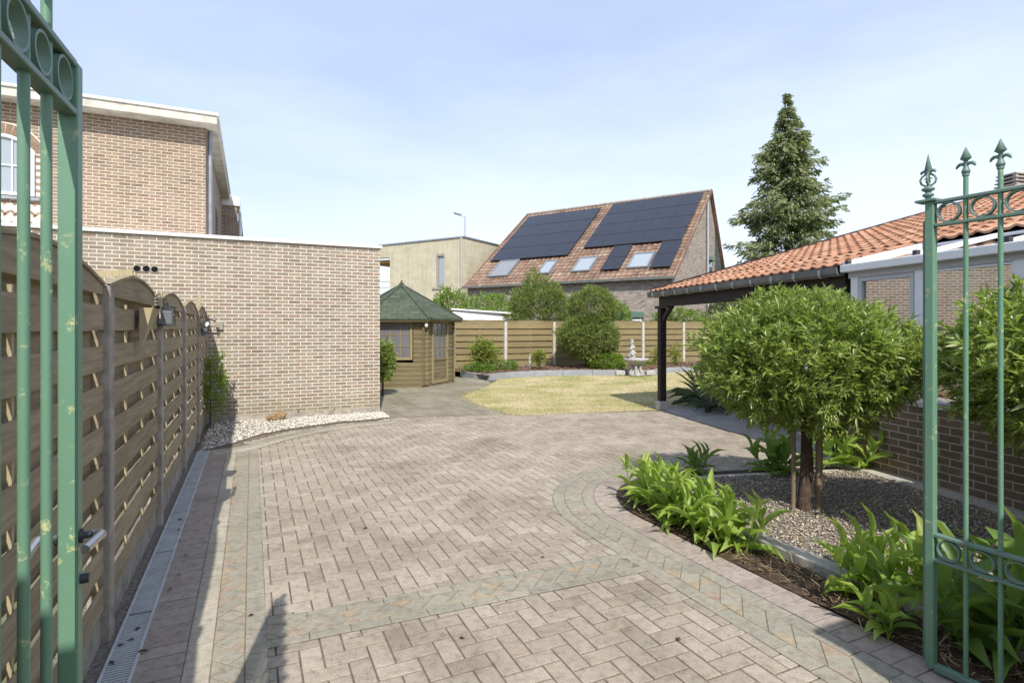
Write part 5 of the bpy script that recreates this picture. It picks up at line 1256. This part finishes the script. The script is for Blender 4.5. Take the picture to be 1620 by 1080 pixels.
# yucca beside the path
def yucca(label,b,n,L,w):
    t_=thing('yucca',b,label,'plant'); P=[];D=[];S=[]
    for i in range(n):
        a=random.random()*6.28; el=random.uniform(-.1,1.35); P.append(b+Vector((math.cos(a)*.04,math.sin(a)*.04,(.04 if el<.6 else .12)+random.random()*.12))); D.append((math.cos(a)*math.cos(el),math.sin(a)*math.cos(el),math.sin(el))); l=L*random.uniform(.7,1.1); S.append((w,l,l*(.3 if el>.5 else .9)))
    bulk('foliage',LEAF_L[0],LEAF_L[1],np.array(P),frames(np.array(D,float)),np.array(S),M['leaf_yucca'],t_)
    m=MB(); m.tube([b,b+ZD*.16],[.06,.04],8); m.build('stem',M['bark'],t_)
b_=G(1108,641); yucca('grey green spiky yucca beside the carport post',b_+Vector((.05,0,0)),110,.68,.035)
yucca('low dark tuft of strap leaves at the foot of the yucca',G(1120,652),70,.42,.03)
# a few fallen leaves
P=[W(random.uniform(1.8,8),random.uniform(-.64,-.4),.016) for _ in range(26)]+[W(random.uniform(1.5,8),random.uniform(0,3),.008) for _ in range(10)]
n=len(P); d=unit(n); d[:,2]*=.1
o=bulk('fallen_leaves',LEAF[0],LEAF[1],np.array(P),frames(d),np.stack([.018+.01*rng.random(n),.03+.02*rng.random(n),.03*np.ones(n)],1),mat_leaf('dead_leaf',[(.05,.035,.025),(.13,.08,.04)],.8,.05,.1),origin=(0,0,0)); o['kind']='stuff'; tag(o,'scattered dry fallen leaves on drain and paving','leaves')
# ================================================================== LIGHT, SKY, CAMERA
SD=Vector((-.185,.94,-1.0)).normalized()
sun=bpy.data.lights.new('sun','SUN'); sun.energy=3.5; sun.angle=R(.53); sun.color=(1,.955,.88)
so=bpy.data.objects.new('sun',sun); COL.objects.link(so); so.rotation_euler=SD.to_track_quat('-Z','Y').to_euler(); so.location=(0,-10,20)
w=bpy.data.worlds.new('World'); scene.world=w; w.use_nodes=True; nt=w.node_tree; bg=nt.nodes['Background']
sky=nt.nodes.new('ShaderNodeTexSky'); sky.sky_type='NISHITA'; sky.sun_disc=False; sky.sun_elevation=math.asin(-SD.z); sky.sun_rotation=math.atan2(-SD.x,-SD.y)
sky.air_density=1.2; sky.dust_density=1.5; sky.ozone_density=1.5
tc=nt.nodes.new('ShaderNodeTexCoord'); mp=nt.nodes.new('ShaderNodeMapping'); mp.inputs['Scale'].default_value=(1,1,3.2); mp.inputs['Rotation'].default_value=(.1,.25,.3); nt.links.new(tc.outputs['Generated'],mp.inputs['Vector'])
nz=nt.nodes.new('ShaderNodeTexNoise'); nz.inputs['Scale'].default_value=1.7; nz.inputs['Detail'].default_value=7; nz.inputs['Roughness'].default_value=.55; nt.links.new(mp.outputs[0],nz.inputs['Vector'])
rp_=nt.nodes.new('ShaderNodeValToRGB'); rp_.color_ramp.elements[0].position=.35; rp_.color_ramp.elements[0].color=(.48,.48,.48,1); rp_.color_ramp.elements[1].position=.72; rp_.color_ramp.elements[1].color=(.68,.68,.68,1); nt.links.new(nz.outputs['Fac'],rp_.inputs['Fac'])
mx=nt.nodes.new('ShaderNodeMix'); mx.data_type='RGBA'; nt.links.new(rp_.outputs['Color'],mx.inputs['Factor']); nt.links.new(sky.outputs[0],mx.inputs[6]); mx.inputs[7].default_value=(5.9,6.9,9.4,1)
sx=nt.nodes.new('ShaderNodeSeparateXYZ'); nt.links.new(tc.outputs['Generated'],sx.inputs[0])
mr_=nt.nodes.new('ShaderNodeMapRange'); mr_.interpolation_type='SMOOTHSTEP'
for k_,v_ in (('From Min',.0),('From Max',.48),('To Min',.52),('To Max',0.0)): mr_.inputs[k_].default_value=v_
ad=nt.nodes.new('ShaderNodeMath'); ad.operation='MULTIPLY_ADD'; ad.inputs[1].default_value=-.16; nt.links.new(sx.outputs['X'],ad.inputs[0]); nt.links.new(sx.outputs['Z'],ad.inputs[2])
ad2=nt.nodes.new('ShaderNodeMath'); ad2.operation='MULTIPLY_ADD'; ad2.inputs[1].default_value=-.35; ad2.inputs[2].default_value=.17; nt.links.new(nz.outputs['Fac'],ad2.inputs[0])
ad3=nt.nodes.new('ShaderNodeMath'); nt.links.new(ad.outputs[0],ad3.inputs[0]); nt.links.new(ad2.outputs[0],ad3.inputs[1]); nt.links.new(ad3.outputs[0],mr_.inputs['Value'])
m2=nt.nodes.new('ShaderNodeMix'); m2.data_type='RGBA'; nt.links.new(mr_.outputs['Result'],m2.inputs['Factor']); nt.links.new(mx.outputs[2],m2.inputs[6]); m2.inputs[7].default_value=(7.9,8.6,9.9,1)
nt.links.new(m2.outputs[2],bg.inputs['Color']); bg.inputs['Strength'].default_value=.092
cam=bpy.data.cameras.new('camera'); cam.sensor_width=36; cam.sensor_fit='HORIZONTAL'; cam.lens=F/1620*36; cam.shift_y=-(540-CY)/1620; cam.clip_end=2000; cam.clip_start=.02
co=bpy.data.objects.new('camera',cam); COL.objects.link(co); co.location=(0,0,H); co.rotation_euler=(R(90),0,0); scene.camera=co
vs_=scene.view_settings; vs_.view_transform='Standard'; vs_.look='None'; vs_.gamma=1; vs_.exposure=.70
